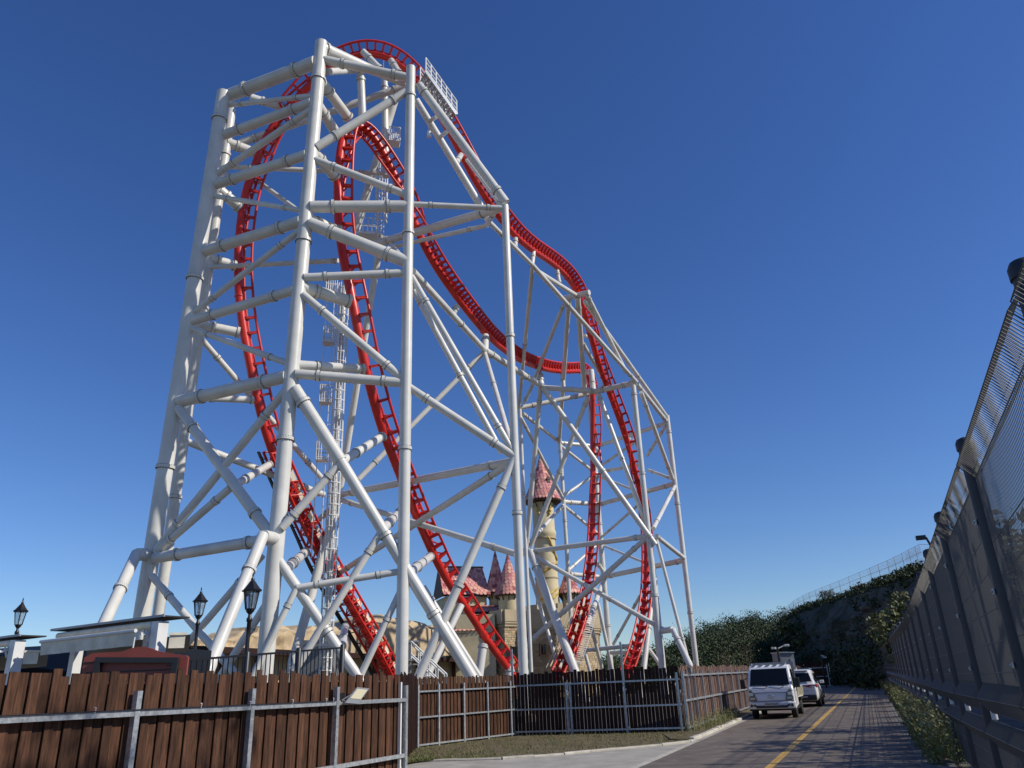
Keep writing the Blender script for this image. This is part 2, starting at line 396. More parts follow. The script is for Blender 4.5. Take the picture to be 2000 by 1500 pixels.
# ================================================================ board fences
def board(b, p, d, nn, wd, z0, z1, th=.022):
    b.box(p + Z*((z0+z1)/2), d, nn, Z, wd, th, z1-z0)
def fence(label, A, B, bw, gap, top, M_, jit, rails, posts, ptop, prof=.05, max_parts=300, two=True, proud=.1, near_first=True, postz=None, name='board_fence', back=None):
    t0, o0 = A; t1, o1 = B; p0, p1 = W(t0, o0), W(t1, o1); d = (p1-p0); L = d.length; d.normalize()
    nn = d.cross(Z).normalized()
    if nn.dot(CAM - (p0+p1)/2) < 0: nn = -nn
    root = thing(name, label, 'fence', WG(t0, o0), 'board fences along the site')
    gl = lambda s: gz(t0 + (t1-t0)*s/L)
    s = 0.; k = 0; rest = MB()
    while s < L - .03:
        wv = bw*rnd.uniform(.82, 1.15); wv = min(wv, L - s)
        tz = top + rnd.uniform(-jit, jit)*(1 if k % 2 else .6) + (jit*.4 if k % 2 else -jit*.3)
        c = p0 + d*(s+wv/2) + nn*(.014 if (two and k % 2) else -.014)
        tilt = rnd.uniform(-.006, .006)
        tgt = MB() if k < max_parts else rest
        dd = (d + Z*0).normalized(); z0 = gl(s)+.04; z1 = gl(s)+tz
        tgt.box(c + Z*((z0+z1)/2), dd, nn, (Z + d*tilt).normalized(), wv - gap, .022, z1-z0)
        if k < max_parts: add('board', tgt, M_, root)
        s += wv; k += 1
    if back:
        b = MB(); c = (p0+p1)/2 - nn*.045; b.box(c + Z*((gl(0)+top-.12)/2), d, nn, Z, L, .015, top-.16); add('backing', b, back, root)  # dark sheet added behind the boards to keep light out of the seams
    if rest.v: tag(add('board_run', rest, M_, root), kind='stuff')
    q = proud
    for z in rails:
        b = MB(); pa, pb = p0 + nn*q + Z*(gl(0)+z), p1 + nn*q + Z*(gl(L)+z)
        b.bar(pa, pb, prof, prof, Z); add('rail', b, M['galv'], root)
    for i, s in enumerate(posts):
        pt = ptop if not postz else postz[i]
        b = MB(); c = p0 + d*s + nn*(q + (.004 if prof else 0))
        b.bar(c + Z*(gl(s)-.1), c + Z*(gl(s)+pt), prof+.012, prof+.012, d); add('post', b, M['galv'], root)
    return root, p0, d, nn
f1, fp, fd, fn = fence('brown stained board fence with galvanised rails and a floodlight on it', F1A, F1B, .155, .014, 1.94, M['wood'], .05, (1.40, .28), (.5, 3.2, 5.72, 8.09, 10.5, 13.1), 1.7, .075, proud=.13, back=M['woodd'])
# white cable ties and the black cable on the top rail
b = MB(); cp = fp + fn*.19 + Z*1.452; b.tube(cp + fd*.3, cp + fd*10.4, .008, 6); add('cable', b, M['black'], f1)
for s in (5.0, 6.9, 8.0, 9.1, 10.1, 10.32):
    b = MB(); c = cp + fd*s; b.bar(c - Z*.02, c + Z*.05 + fd*.012, .012, .006, fd); b.bar(c + Z*.05 + fd*.012, c + Z*.055 - fd*.02, .01, .006, Z); add('cable_tie', b, M['tie'], f1)
b = MB(); e = fp + fd*12.95 + fn*.09; b.bar(e + Z*.0, e + Z*1.78, .06, .05, fd); add('end_strip', b, M['wpost'], f1)
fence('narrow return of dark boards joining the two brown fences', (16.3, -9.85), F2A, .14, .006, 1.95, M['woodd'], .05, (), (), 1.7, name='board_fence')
f2, a2, d2, n2 = fence('brown board fence with a grid of thin galvanised rails above the verge', F2A, F2B, .085, .01, 1.9, M['wood'], .03, (1.53, .84, .12), (.0, .85, 1.95, 3.05, 4.2), 1.72, .045, proud=.07, back=M['woodd'])
# dark gate in three leaves with slits between the boards
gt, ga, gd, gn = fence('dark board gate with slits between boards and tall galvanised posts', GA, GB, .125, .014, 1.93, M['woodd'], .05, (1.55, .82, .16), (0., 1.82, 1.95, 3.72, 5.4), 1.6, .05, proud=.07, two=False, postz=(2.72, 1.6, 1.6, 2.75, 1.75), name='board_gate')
gt['category'] = 'gate'
for s, z in ((1.83, 1.4), (1.83, .3), (3.70, 1.42), (3.70, .32)):
    b = MB(); c = ga + gd*s + gn*.12 + Z*z; b.tube(c - Z*.06, c + Z*.06, .022, 8); b.box(c + gd*.05, gd, gn, Z, .1, .012, .05); add('hinge', b, M['galv'], gt)
posts4 = [.05, .75, 1.9, 3.3, 4.9, 6.6] + [8.3 + 1.75*k for k in range(30)]
f4, a4, d4, n4 = fence('weathered grey brown board fence running along the road kerb', (25.8, -5.44), (78., -5.44), .125, .004, 1.93, M['woodg'], .05, (1.66, .92, .15), [p for p in posts4 if p < 52], 1.78, .06, proud=.08)
fence('far section of weathered board fence turning along the road bend', (78.1, -5.5), (104, -12.5), .16, .004, 1.95, M['woodg'], .06, (1.66, .92), [2.5*k for k in range(10)], 1.78, .06, proud=.08, max_parts=120)
bx4 = MB(); c = a4 + d4*.95 + n4*.16 + Z*(gz(27)+1.8); bx4.box(c, d4, n4, Z, .22, .1, .16); bx4.tube(c - Z*.08, c - Z*1.6, .012, 6); tag(add('junction_box', bx4, M['cabinet']), 'grey junction box mounted on the roadside fence rail', 'box')
# short gate leaf standing out at the end of the fence
fence('short red brown fence panel standing out at the far road end', (86, -6.4), (86.3, -3.6), .2, .01, 2.0, M['wood'], .04, (1.75, .95, .1), (0, 2.8), 2.0, .08, proud=.06)
b0 = (112, -10), (106, 10)
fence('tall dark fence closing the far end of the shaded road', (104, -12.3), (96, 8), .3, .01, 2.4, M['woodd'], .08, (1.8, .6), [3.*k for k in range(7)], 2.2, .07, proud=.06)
# floodlight on the near fence
fl = thing('floodlight', 'grey LED floodlight tilted upward on the near fence rail', 'floodlight', fp + fd*10.6 + Z*1.4)
A = at_pl(675, 1372, fp + fn*.32, fn); Bq = at_pl(700, 1374, fp + fn*.32, fn); Cq = at_pl(722, 1345, fp + fn*.22, fn); Dq = at_pl(698, 1342, fp + fn*.22, fn)
ex = (Bq - A); ey = (Dq - A); nz_ = ex.cross(ey).normalized()
if nz_.dot(CAM - A) < 0: nz_ = -nz_
b = MB(); cc = (A+Bq+Cq+Dq)/4; b.box(cc - nz_*.03, ex.normalized(), ey.normalized(), nz_, ex.length, ey.length*1.02, .05); add('housing', b, M['cabinet'], fl)
b = MB(); b.box(cc + ey*.08, ex.normalized(), ey.normalized(), nz_, ex.length*.82, ey.length*.62, .012); add('lens', b, M['led'], fl)
b = MB()
for s in (-.5, .5):
    e = cc + ex*s*1.06; b.bar(e, e - ey*.35 - fn*.12, .012, .03, fd)
b.bar(cc - ex*.53 - ey*.35 - fn*.12, cc + ex*.53 - ey*.35 - fn*.12, .03, .012, Z); add('bracket', b, M['cabinet'], fl)
b = MB(); c = fp + fd*10.62 + fn*.14 + Z*1.53; b.box(c, fd, fn, Z, .16, .09, .13); add('driver_box', b, M['blacks'], fl)

# ================================================================ dark rolled-top mesh fence on the right
OFF = 1.3
rf = thing('mesh_fence', 'dark rolled top welded mesh fence with round posts beside the road', 'fence', WG(5, OFF))
pt = [2.0, 5.0, 8.62, 12.03, 14.95, 17.6] + [20.3 + 2.75*k for k in range(24)]
def fht(t): return 3.95 - .035*t if t < 15.5 else max(3.05, 3.4 - .03*(t-15.5))
for i, t in enumerate(pt):
    b = MB(); base = WG(t, OFF); ht = fht(t)
    r = .074 if t < 16 else .066
    b.tube(base - Z*.1, base + Z*(ht-.06), r, 14); b.lathe([(r*1.16, ht-.08), (r*1.16, ht-.01), (r*.9, ht+.03), (r*.3, ht+.05)], base, 14)
    pst = add('post', b, M['fencep'], rf)
    for z in (1.55, 2.2, 2.85):
        b = MB(); c = base - N*(r+.012) + Z*z; b.box(c, U, N, Z, .055, .012, .05); b.tube(c - N*.006, c - N*.022, .012, 6); add('clamp', b, M['galv'], pst)
for i, (t0, t1) in enumerate(zip(pt[:-1], pt[1:])):
    ht = fht((t0+t1)/2) - .07
    a, c = t0 + .06, t1 - .06; step = .05 if t0 < 25 else (.07 if t0 < 40 else .12)
    if t0 > 62: break
    wr = .0036 if t0 < 25 else (.005 if t0 < 40 else .008)
    z0 = 1.24
    P = lambda t, o, z: WG(t, OFF + o, z + ((fht(t) - .07 - ht) if z > 2.3 else 0))
    roll = [(0, ht-.32), (-.13, ht-.17), (0., ht), (.13, ht-.17), (0.015, ht-.33)]
    b = MB(); k = 0; nst = int((c-a)/step)
    for k in range(nst+1):
        t = a + (c-a)*k/nst
        b.tube(P(t, 0, z0), P(t, 0, ht-.32), wr, 4, caps=False)
        for (o0, za), (o1, zb) in zip(roll[:-1], roll[1:]): b.tube(P(t, o0, za), P(t + (.02 if o1 == 0. else 0), o1, zb), wr, 4, caps=False)
    for z, o in [(z0, 0), (z0+.25, 0), (z0+.55, 0), (z0+.85, 0), (z0+1.15, 0), (z0+1.45, 0), (ht-.32, 0), (ht-.17, -.13), (ht-.17, .13), (ht, 0)]:
        b.tube(P(a, o, z), P(c, o, z), wr*1.3, 5)
    add('wire_mesh', b, M['fencew'], rf)
    # rolled lower edge of the upper panel, then the lower panel with its own rolled edge
    b = MB(); r1 = [(0, 1.36), (-.1, 1.2), (0, 1.04), (.1, 1.2), (0, 1.36)]; r2_ = [(0, .06), (0, .66), (-.1, .8), (0, .95), (.1, .8), (0, .64)]
    for k in range(nst+1):
        t = a + (c-a)*k/nst
        for ch in (r1, r2_):
            for (o0, za), (o1, zb) in zip(ch[:-1], ch[1:]): b.tube(P(t, o0, za), P(t, o1, zb), wr, 4, caps=False)
    for z, o in [(1.2, -.1), (1.2, .1), (1.04, 0), (.06, 0), (.3, 0), (.5, 0), (.66, 0), (.8, -.1), (.8, .1), (.95, 0)]: b.tube(P(a, o, z), P(c, o, z), wr*1.3, 5)
    add('lower_mesh', b, M['fencew'], rf)
    b = MB(); cpt = P(c-.25, .02, .96); b.tube(cpt, cpt + Z*.12, .035, 10); add('spacer', b, M['wpost'], rf)
b = MB(); b.tube(WG(2, OFF+.02, 1.3), WG(62, OFF+.02, 1.3), .012, 6); add('tension_wire', b, M['fencew'], rf)
# ================================================================ coaster: white steel supports
L1 = V((-17.75, 39.0, 0)); L2 = V((-11.2, 36.3, 0)); L3 = V((-5.5, 37.05, 0)); C4 = V((0., 37.9, 0))
LEG = {'L1': ((437, 181, 42.5), (274, 1225, 44.1)), 'L2': ((628, 84, 38.0), (519, 1285, 38.4)), 'L1B': ((452, 214, 44.3), (309, 1200, 46.6))}
def leg_pt(k, y):
    a, c = LEG[k]; f = (y-a[1])/(c[1]-a[1]); return at_d(a[0]+(c[0]-a[0])*f, y, a[2]+(c[2]-a[2])*f)
def vplane(a, b): d = (b - a).normalized(); return a, V((d.y, -d.x, 0))
PL = {'A': vplane(L1, L2), 'B': vplane(L2, C4), 'R': (C4, N)}
def PT(x, y, s):
    if isinstance(s, str):
        if s in PL: return at_pl(x, y, *PL[s])
        if s in LEG: return leg_pt(s, y)
        c = {'L3': L3, 'C4': C4}[s]
        return V((c.x, c.y, col_z(c.x, c.y, y)))
    return at_d(x, y, s)
def make_flange():
    b = MB()
    for z0, z1 in ((-.075, -.006), (.006, .075)): b.lathe([(.9, z0), (1.2, z0), (1.2, z1), (.9, z1)], seg=24, smooth=False)
    b.lathe([(1.16, -.006), (1.16, .006)], seg=24, smooth=False)
    return b.mesh('flange', M['white'])
def make_bolts():
    b = MB()
    for k in range(20):
        a = 2*math.pi*k/20; c = V((1.1*math.cos(a), 1.1*math.sin(a), 0)); x = V((math.cos(a), math.sin(a), 0))
        b.box(c, x, x.cross(Z), Z, .1, .12, .23)
    return b.mesh('bolt_ring', M['bolt'])
FLANGE, BOLTS = make_flange(), make_bolts()
def flange(par, p, d, r):
    m = frame(p, d) @ Matrix.Diagonal((r, r, 1, 1)); f = put('flange', FLANGE, par, m); 
    put('bolt_ring', BOLTS, par, m)
def member(root, p, q, r, fl=None, name=None, r2=None):
    d = q - p; L = d.length; dn = d.normalized()
    if not name: name = 'column' if abs(dn.z) > .93 else ('beam' if abs(dn.z) < .22 else 'brace')
    b = MB(); b.tube(p, q, r, 26, r2); o = add(name, b, M['white'], root)
    if fl is None:
        e = min(1.5, L*.16) + r; fl = [e/L, 1 - e/L] if L > 3.2 else ([.5] if L > 1.6 else [])
    for f in fl: flange(o, p + d*f, dn, r + ((r2 or r) - r)*f)
    return o
def column(root, c, vtop, px_at, px, fls, z0=0., name='column'):
    zt = col_z(c.x, c.y, vtop); zm = col_z(c.x, c.y, px_at); r = px/2*pxm(V((c.x, c.y, zm)))
    p, q = V((c.x, c.y, z0)), V((c.x, c.y, zt)); L = zt - z0
    o = member(root, p, q, r, [(col_z(c.x, c.y, v) - z0)/L for v in fls], name)
    return o, r, q
def snap(x, y, s):                                          # run face members right up to the leg axis
    if s in ('A', 'B'):
        for k, tol in (('L1', 22), ('L2', 24)):
            a, c = LEG[k]; lx = a[0] + (c[0]-a[0])*(y-a[1])/(c[1]-a[1])
            if abs(x-lx) < tol and y < 1100 and not (k == 'L1' and s == 'B'): return lx + (-8 if (k == 'L2' and s == 'A') else 8)
    return x
def tubes(root, tab):
    for e in tab:
        x1, y1, s1, x2, y2, s2, px = e[:7]
        x1, x2 = snap(x1, y1, s1), snap(x2, y2, s2); opt = e[7] if len(e) > 7 else {}
        p, q = PT(x1, y1, s1), PT(x2, y2, s2)
        if opt.get('g'):                                   # carry the lower end on down to the ground
            lo, hi = (p, q) if p.z < q.z else (q, p); d = (lo - hi).normalized(); p = hi; q = lo + d*((lo.z - gz(lo.dot(U)) + .15)/-d.z) if lo.z > .2 else lo
        r = px/2*pxm((p+q)/2)
        member(root, p, q, r, opt.get('f'), opt.get('n'), opt.get('r2') and opt['r2']/2*pxm(q))
def footing(root, p, r):
    b = MB(); g = gz(p.dot(U)); b.lathe([(r*1.9, g-.1), (r*1.9, g+.25), (r*1.7, g+.3)], V((p.x, p.y, 0)), 16, False); add('footing', b, M['concrete'], root)

tw = thing('coaster_tower', 'tall white steel tube tower with bolted flanges in front of the red loops', 'support tower', V((L2.x, L2.y, 0)))
for k_, px_, fls in (('L1', 30.5, (232, 542, 912)), ('L2', 31, (155, 470, 858)), ('L1B', 21, (300, 600, 970))):
    p, q = leg_pt(k_, LEG[k_][0][1]), leg_pt(k_, LEG[k_][1][1]); d = (q-p).normalized(); q = q + d*(q.z/-d.z); r = px_/2*pxm(leg_pt(k_, 950))
    member(tw, p, q, r, [(leg_pt(k_, v)-p).length/(q-p).length for v in fls], 'column'); footing(tw, q, r)
ar = {'n': 'support_arm', 'f': [.34, .97]}
tubes(tw, [
 # left face between the two heavy legs
 (440, 188, 'A', 612, 122, 'A', 25), (445, 206, 'A', 609, 187, 'A', 10), (436, 266, 'A', 606, 200, 'A', 19), (427, 343, 'A', 606, 214, 'A', 13),
 (424, 362, 'A', 596, 302, 'A', 20), (419, 382, 'A', 588, 411, 'A', 10), (400, 492, 'A', 585, 432, 'A', 22), (383, 611, 'A', 585, 449, 'A', 12),
 (383, 627, 'A', 573, 566, 'A', 19), (377, 641, 'A', 562, 710, 'A', 12), (355, 784, 'A', 556, 735, 'A', 25), (309, 1074, 'A', 552, 762, 'A', 16),
 (347, 797, 'A', 518, 1050, 'A', 21), (300, 1090, 'A', 532, 1052, 'A', 22), (305, 1078, 'A', 450, 953, 'A', 15),
 (297, 1125, 'A', 437, 1290, 'A', 15, {'g': 1}), (512, 1085, 'A', 361, 1262, 'A', 14, {'g': 1}), (520, 1180, 'A', 454, 1284, 'A', 15, {'g': 1}),
 # outrigger legs towards the road
 (297, 1083, 'L1', 267, 1083, 43.3, 24, {'f': [], 'n': 'knee'}), (267, 1081, 43.3, 200, 1225, 40.2, 24, {'g': 1, 'f': [.22]}),
 (541, 1052, 'L2', 514, 1047, 37.0, 24, {'f': [], 'n': 'knee'}), (514, 1045, 37.0, 415, 1287, 33.6, 25, {'g': 1, 'f': [.2]}),
 # arms to the first track
 (489, 190, 43.5, 558, 212, 43.9, 15, ar), (446, 278, 'L1B', 503, 300, 44.9, 19, ar), (437, 372, 'L1B', 468, 405, 45.3, 21, ar),
 (412, 505, 'L1B', 459, 519, 45.4, 19, ar), (395, 634, 'L1B', 467, 650, 45.5, 19, ar), (376, 776, 'L1B', 495, 781, 46.5, 14, ar), (450, 953, 'A', 527, 907, 47.6, 15, ar),
 # arms to the second track
 (636, 152, 'L2', 680, 230, 40.7, 20, ar), (629, 200, 'L2', 659, 264, 40.4, 20, ar), (617, 293, 'L2', 655, 346, 40.0, 21, ar), (606, 424, 'L2', 662, 450, 39.5, 18, ar),
 (592, 560, 'L2', 684, 589, 39.1, 24, ar), (583, 712, 'L2', 713, 721, 39.3, 18, ar),
 # head frame
 (639, 94, 'L2', 795, 166, 42.5, 24, {'r2': 13, 'f': [.05]}), (639, 140, 38.2, 700, 137, 41, 13, {'f': []}),
 (709, 101, 40.6, 742, 135, 40.4, 13, ar), (764, 119, 40.9, 779, 143, 40.2, 13, ar), (704, 138, 40.4, 708, 228, 41.0, 15, {'f': [.2], 'n': 'hanger'}),
])
row = thing('coaster_front_row', 'row of slim white tube columns and crossing braces in front of the castle', 'support row', V((L3.x, L3.y, 0)))
column(row, L3, 132, 900, 22.5, (187, 455, 876)); column(row, C4, 402, 1100, 17.5, (656, 1002)); footing(row, L3, .27); footing(row, C4, .25)
tubes(row, [
 (640, 117, 'B', 804, 153, 'B', 17), (622, 288, 'B', 802, 174, 'B', 16.5), (622, 312, 'B', 798, 382, 'B', 15), (608, 404, 'B', 800, 403, 'B', 23),
 (606, 436, 'B', 799, 513, 'B', 25), (600, 542, 'B', 796, 533, 'B', 16), (594, 575, 'B', 794, 746, 'B', 16), (588, 730, 'B', 792, 748, 'B', 19),
 (582, 758, 'B', 665, 900, 'B', 25, {'f': [.2]}), (665, 900, 'B', 926, 1330, 'B', 23, {'g': 1, 'f': [.3, .6]}), (556, 1032, 'B', 665, 904, 'B', 16),
 (665, 903, 38.1, 748, 852, 41.6, 17, ar), (748, 1033, 'B', 570, 1318, 'B', 15, {'g': 1, 'f': [.12]}), (748, 1033, 38.2, 781, 1000, 45.0, 17, ar),
 (792, 752, 'B', 1006, 892, 'B', 16), (804, 540, 'B', 1004, 886, 'B', 12.5), (804, 560, 39.5, 980, 884, 40.0, 12, {'f': [.1, .55]}),
 (806, 399, 'B', 988, 407, 'B', 11), (1004, 895, 'B', 818, 1320, 'B', 17, {'g': 1, 'f': [.12, .5]}),
 (798, 1120, 38.2, 841, 1087, 48.5, 17, ar), (798, 1120, 'B', 704, 1320, 'B', 13, {'g': 1, 'f': [.3]}), (826, 1146, 39.5, 936, 1322, 39.8, 13, {'g': 1, 'f': [.1]}),
 (901, 1182, 52.5, 832, 1325, 50.5, 14, {'g': 1, 'f': [.3]}), (944, 1258, 56.2, 934, 1330, 55.8, 17, {'g': 1, 'f': [.04, .55], 'n': 'column'}),
 (996, 1302, 59.6, 995, 1330, 59.4, 16, {'g': 1, 'f': [.1], 'n': 'column'}),
 (553, 1085, 'L2', 692, 1312, 'B', 20, {'g': 1, 'f': [.45]}), (580, 1148, 'B', 776, 1117, 'B', 13), (578, 1150, 'B', 508, 1292, 'B', 13, {'g': 1, 'f': [.12]}),
 (556, 1114, 38.9, 597, 1078, 50.6, 18, ar), (668, 1262, 41, 674, 1224, 54.5, 15, ar),
 (818, 166, 'B', 988, 396, 'B', 17, {'f': [.06, .9]}), (813, 196, 39.2, 954, 428, 41.5, 14, {'f': []}), (912, 312, 41.5, 974, 395, 40.5, 8, {'f': []}),
 (840, 236, 39.6, 853, 228, 38.4, 8, {'f': []}), (859, 268, 39.9, 872, 258, 38.2, 8, {'f': []}), (891, 318, 40.5, 900, 303, 42.6, 11, {'f': [.3], 'n': 'support_arm'}),
 (988, 392, 38.2, 978, 392, 41.0, 11, {'f': []}), (974, 400, 'B', 950, 440, 41.6, 10, {'f': [.5]}),
])
rear = thing('coaster_back_support', 'white tube frame behind the tower with leaning legs and long beams', 'support frame', at_d(660, 966, 52).xy.to_3d())
T0 = at_d(752, 250, 44.0); T0.z = 0
tubes(rear, [
 (751, 156, 44, 754, 345, 44, 13, {'f': [.08]}), (771, 194, 44, 694, 452, 46.6, 16, {'f': [.42]}), (745, 460, 46, 664, 955, 52, 13, {'f': [.9]}),
 (470, 279, 45.2, 792, 168, 43, 14, {'f': [.08, .93]}), (466, 325, 'L1B', 754, 339, 44, 9.5), (500, 522, 'L1B', 660, 509, 40.2, 9.5, {'f': [.97]}),
 (508, 357, 45.6, 590, 417, 43, 9, {'f': []}), (397, 656, 'L1B', 632, 938, 51.5, 11), (368, 860, 'L1B', 632, 966, 51.6, 13),
 (660, 967, 52, 1002, 901, 38.4, 14), (700, 936, 51, 945, 688, 52.5, 10), (996, 905, 38.6, 655, 1124, 54, 12), (658, 974, 52, 1008, 1082, 40.5, 11),
 (664, 980, 52, 600, 1034, 54, 11, {'f': [.4]}), (664, 960, 52, 588, 1235, 50.5, 18, {'g': 1, 'f': []}),
 (722, 480, 46, 985, 404, 38.4, 16), (768, 482, 46, 952, 440, 41.6, 8.5), (762, 474, 45, 800, 522, 38.4, 9, {'f': [.3]}),
 (806, 530, 38.0, 947, 684, 52.5, 12.5, {'f': [.6]}), (947, 684, 52.5, 1056, 753, 65.0, 12, {'f': [.1, .7]}),
 (893, 597, 48.6, 885, 613, 48.6, 11, ar), (948, 656, 53.2, 947, 686, 52.5, 14, {'f': [.25], 'n': 'support_arm'}), (947, 690, 52.5, 998, 868, 42, 10, {'f': [.4]}),
])
# ladder mast
ms = thing('ladder_mast', 'white service mast wrapped in a caged ladder with small landings', 'mast', at_d(655, 900, 49.5).xy.to_3d())
c = at_d(655, 900, 49.5); mc = V((c.x, c.y, 0)); zt = col_z(c.x, c.y, 560)
b = MB(); b.tube(mc, mc + Z*zt, .2, 14); add('mast_tube', b, M['white'], ms)
vdir = (CAM - mc); vdir.z = 0; vdir.normalize(); side = Z.cross(vdir).normalized()       # side points right of the camera view
def cage(root, base, z0, z1, r=.38, fwd=vdir):
    sd_ = Z.cross(fwd)
    b = MB()
    for s in (-.2, .2): b.tube(base + sd_*s + Z*z0, base + sd_*s + Z*z1, .025, 6)
    z = z0
    while z < z1: b.tube(base - sd_*.2 + Z*z, base + sd_*.2 + Z*z, .028, 5); z += .3
    add('ladder', b, M['whitel'], root)
    b = MB(); z = z0 + 1.8
    while z < z1:
        pts = [base + sd_*(.2*math.cos(a)*1.9) + fwd*(r*.2 + r*math.sin(a)) + Z*z for a in [math.pi*k/10 for k in range(11)]]
        b.sweep(pts, .045, 5); z += .7
    for k in range(7):
        a = math.pi*k/6; p = base + sd_*(.38*math.cos(a)) + fwd*(r*.2 + r*math.sin(a)); b.tube(p + Z*(z0+1.8), p + Z*z1, .034, 5)
    add('safety_cage', b, M['whitel'], root)
cage(ms, mc + vdir*.3, .5, zt)
def landing(root, c, wx, wy, h, ax, ay):
    b = MB(); b.box(c, ax, ay, Z, wx, wy, .1); d = add('deck', b, M['whitel'], root)
    b = MB()
    cs = [c + ax*sx*wx/2 + ay*sy*wy/2 for sx, sy in ((-1, -1), (1, -1), (1, 1), (-1, 1))]
    for p, q in zip(cs, cs[1:] + cs[:1]):
        k = 5
        for j in range(k): e = p + (q-p)*j/k; b.tube(e, e + Z*h, .03, 5)
        for z in (h, h*.55, .12): b.tube(p + Z*z, q + Z*z, .032, 5)
    add('guard_rail', b, M['whitel'], root)
for v in (578, 672, 788, 900):
    z = col_z(mc.x, mc.y, v); landing(ms, mc - side*.85 + Z*z, .75, .8, 1.15, side, vdir)
b = MB()
for z0, z1 in zip([col_z(mc.x, mc.y, v) for v in (1090, 900, 788, 672)], [col_z(mc.x, mc.y, v) for v in (900, 788, 672, 578)]):
    for s in (-1.15, -.62): b.tube(mc - side*-s*1 + vdir*.1 + Z*z0, mc - side*-s*1 + vdir*.1 + Z*z1, .034, 5)
    for f in (.28, .62): b.tube(mc - side*1.15 + vdir*.1 + Z*(z0+(z1-z0)*f), mc + Z*(z0+(z1-z0)*f), .02, 5)
add('ladder_strut', b, M['whitel'], ms)
um = thing('upper_ladder', 'white caged ladder and landings hanging behind the upper loop', 'ladder', at_d(745, 400, 45.5))
c = at_d(745, 400, 45.5); uc = V((c.x, c.y, 0)); b = MB(); za, zb = col_z(c.x, c.y, 480), col_z(c.x, c.y, 300)
cage(um, uc, za, zb); landing(um, at_d(722, 463, 46), 1.5, 1.0, 1.2, side, vdir); landing(um, at_d(770, 280, 44), .75, .75, 1.1, side, vdir)
# service catwalk by the crest
cw = thing('crest_catwalk', 'grey metal service catwalk with railings beside the crest of the red track', 'catwalk', at_d(850, 190, 42))
A, Bq = at_d(826, 148, 40.6), at_d(886, 232, 41.5); d = (Bq - A); L = d.length; d.normalize(); sx = d.cross(vdir).normalized()
up = sx.cross(d).normalized(); up = up if up.z > 0 else -up
s_ = d.cross(Z).normalized()
for k in range(10):
    b = MB(); c = A + d*(L*(k+.5)/10); b.box(c, s_, Z.cross(s_), Z, .9, L/12, .06); add('step', b, M['galv'], cw)
for sgn in (-1, 1):
    b = MB(); o = s_*.48*sgn; b.bar(A + o, Bq + o, .08, .24); add('stringer', b, M['galv'], cw)
    b = MB()
    for k in range(7): p = A + o + d*(L*k/6); b.tube(p, p + Z*1.15, .05, 6)
    for z in (1.15, .78, .4): b.tube(A + o + Z*z, Bq + o + Z*z, .045, 6)
    add('guard_rail', b, M['whitel'], cw)
b = MB()
for k in range(5): p = A + d*(L*(k+.3)/5); b.bar(p - Z*.05, p - Z*.75 + s_*.2, .05, .05); b.bar(p - Z*.75 - s_*.4, p - Z*.75 + s_*.4, .06, .1)
add('under_frame', b, M['galv'], cw)
b = MB(); pc = at_d(838, 262, 42); b.box(pc, s_, Z.cross(s_), Z, .25, .2, .5); b.bar(pc, pc + Z*1.3, .05, .05); add('control_box', b, M['whitel'], cw)
b = MB(); p = at_d(749, 135, 43); b.tube(p, p + Z*1.0, .012, 5); add('lightning_rod', b, M['whitel'], cw)

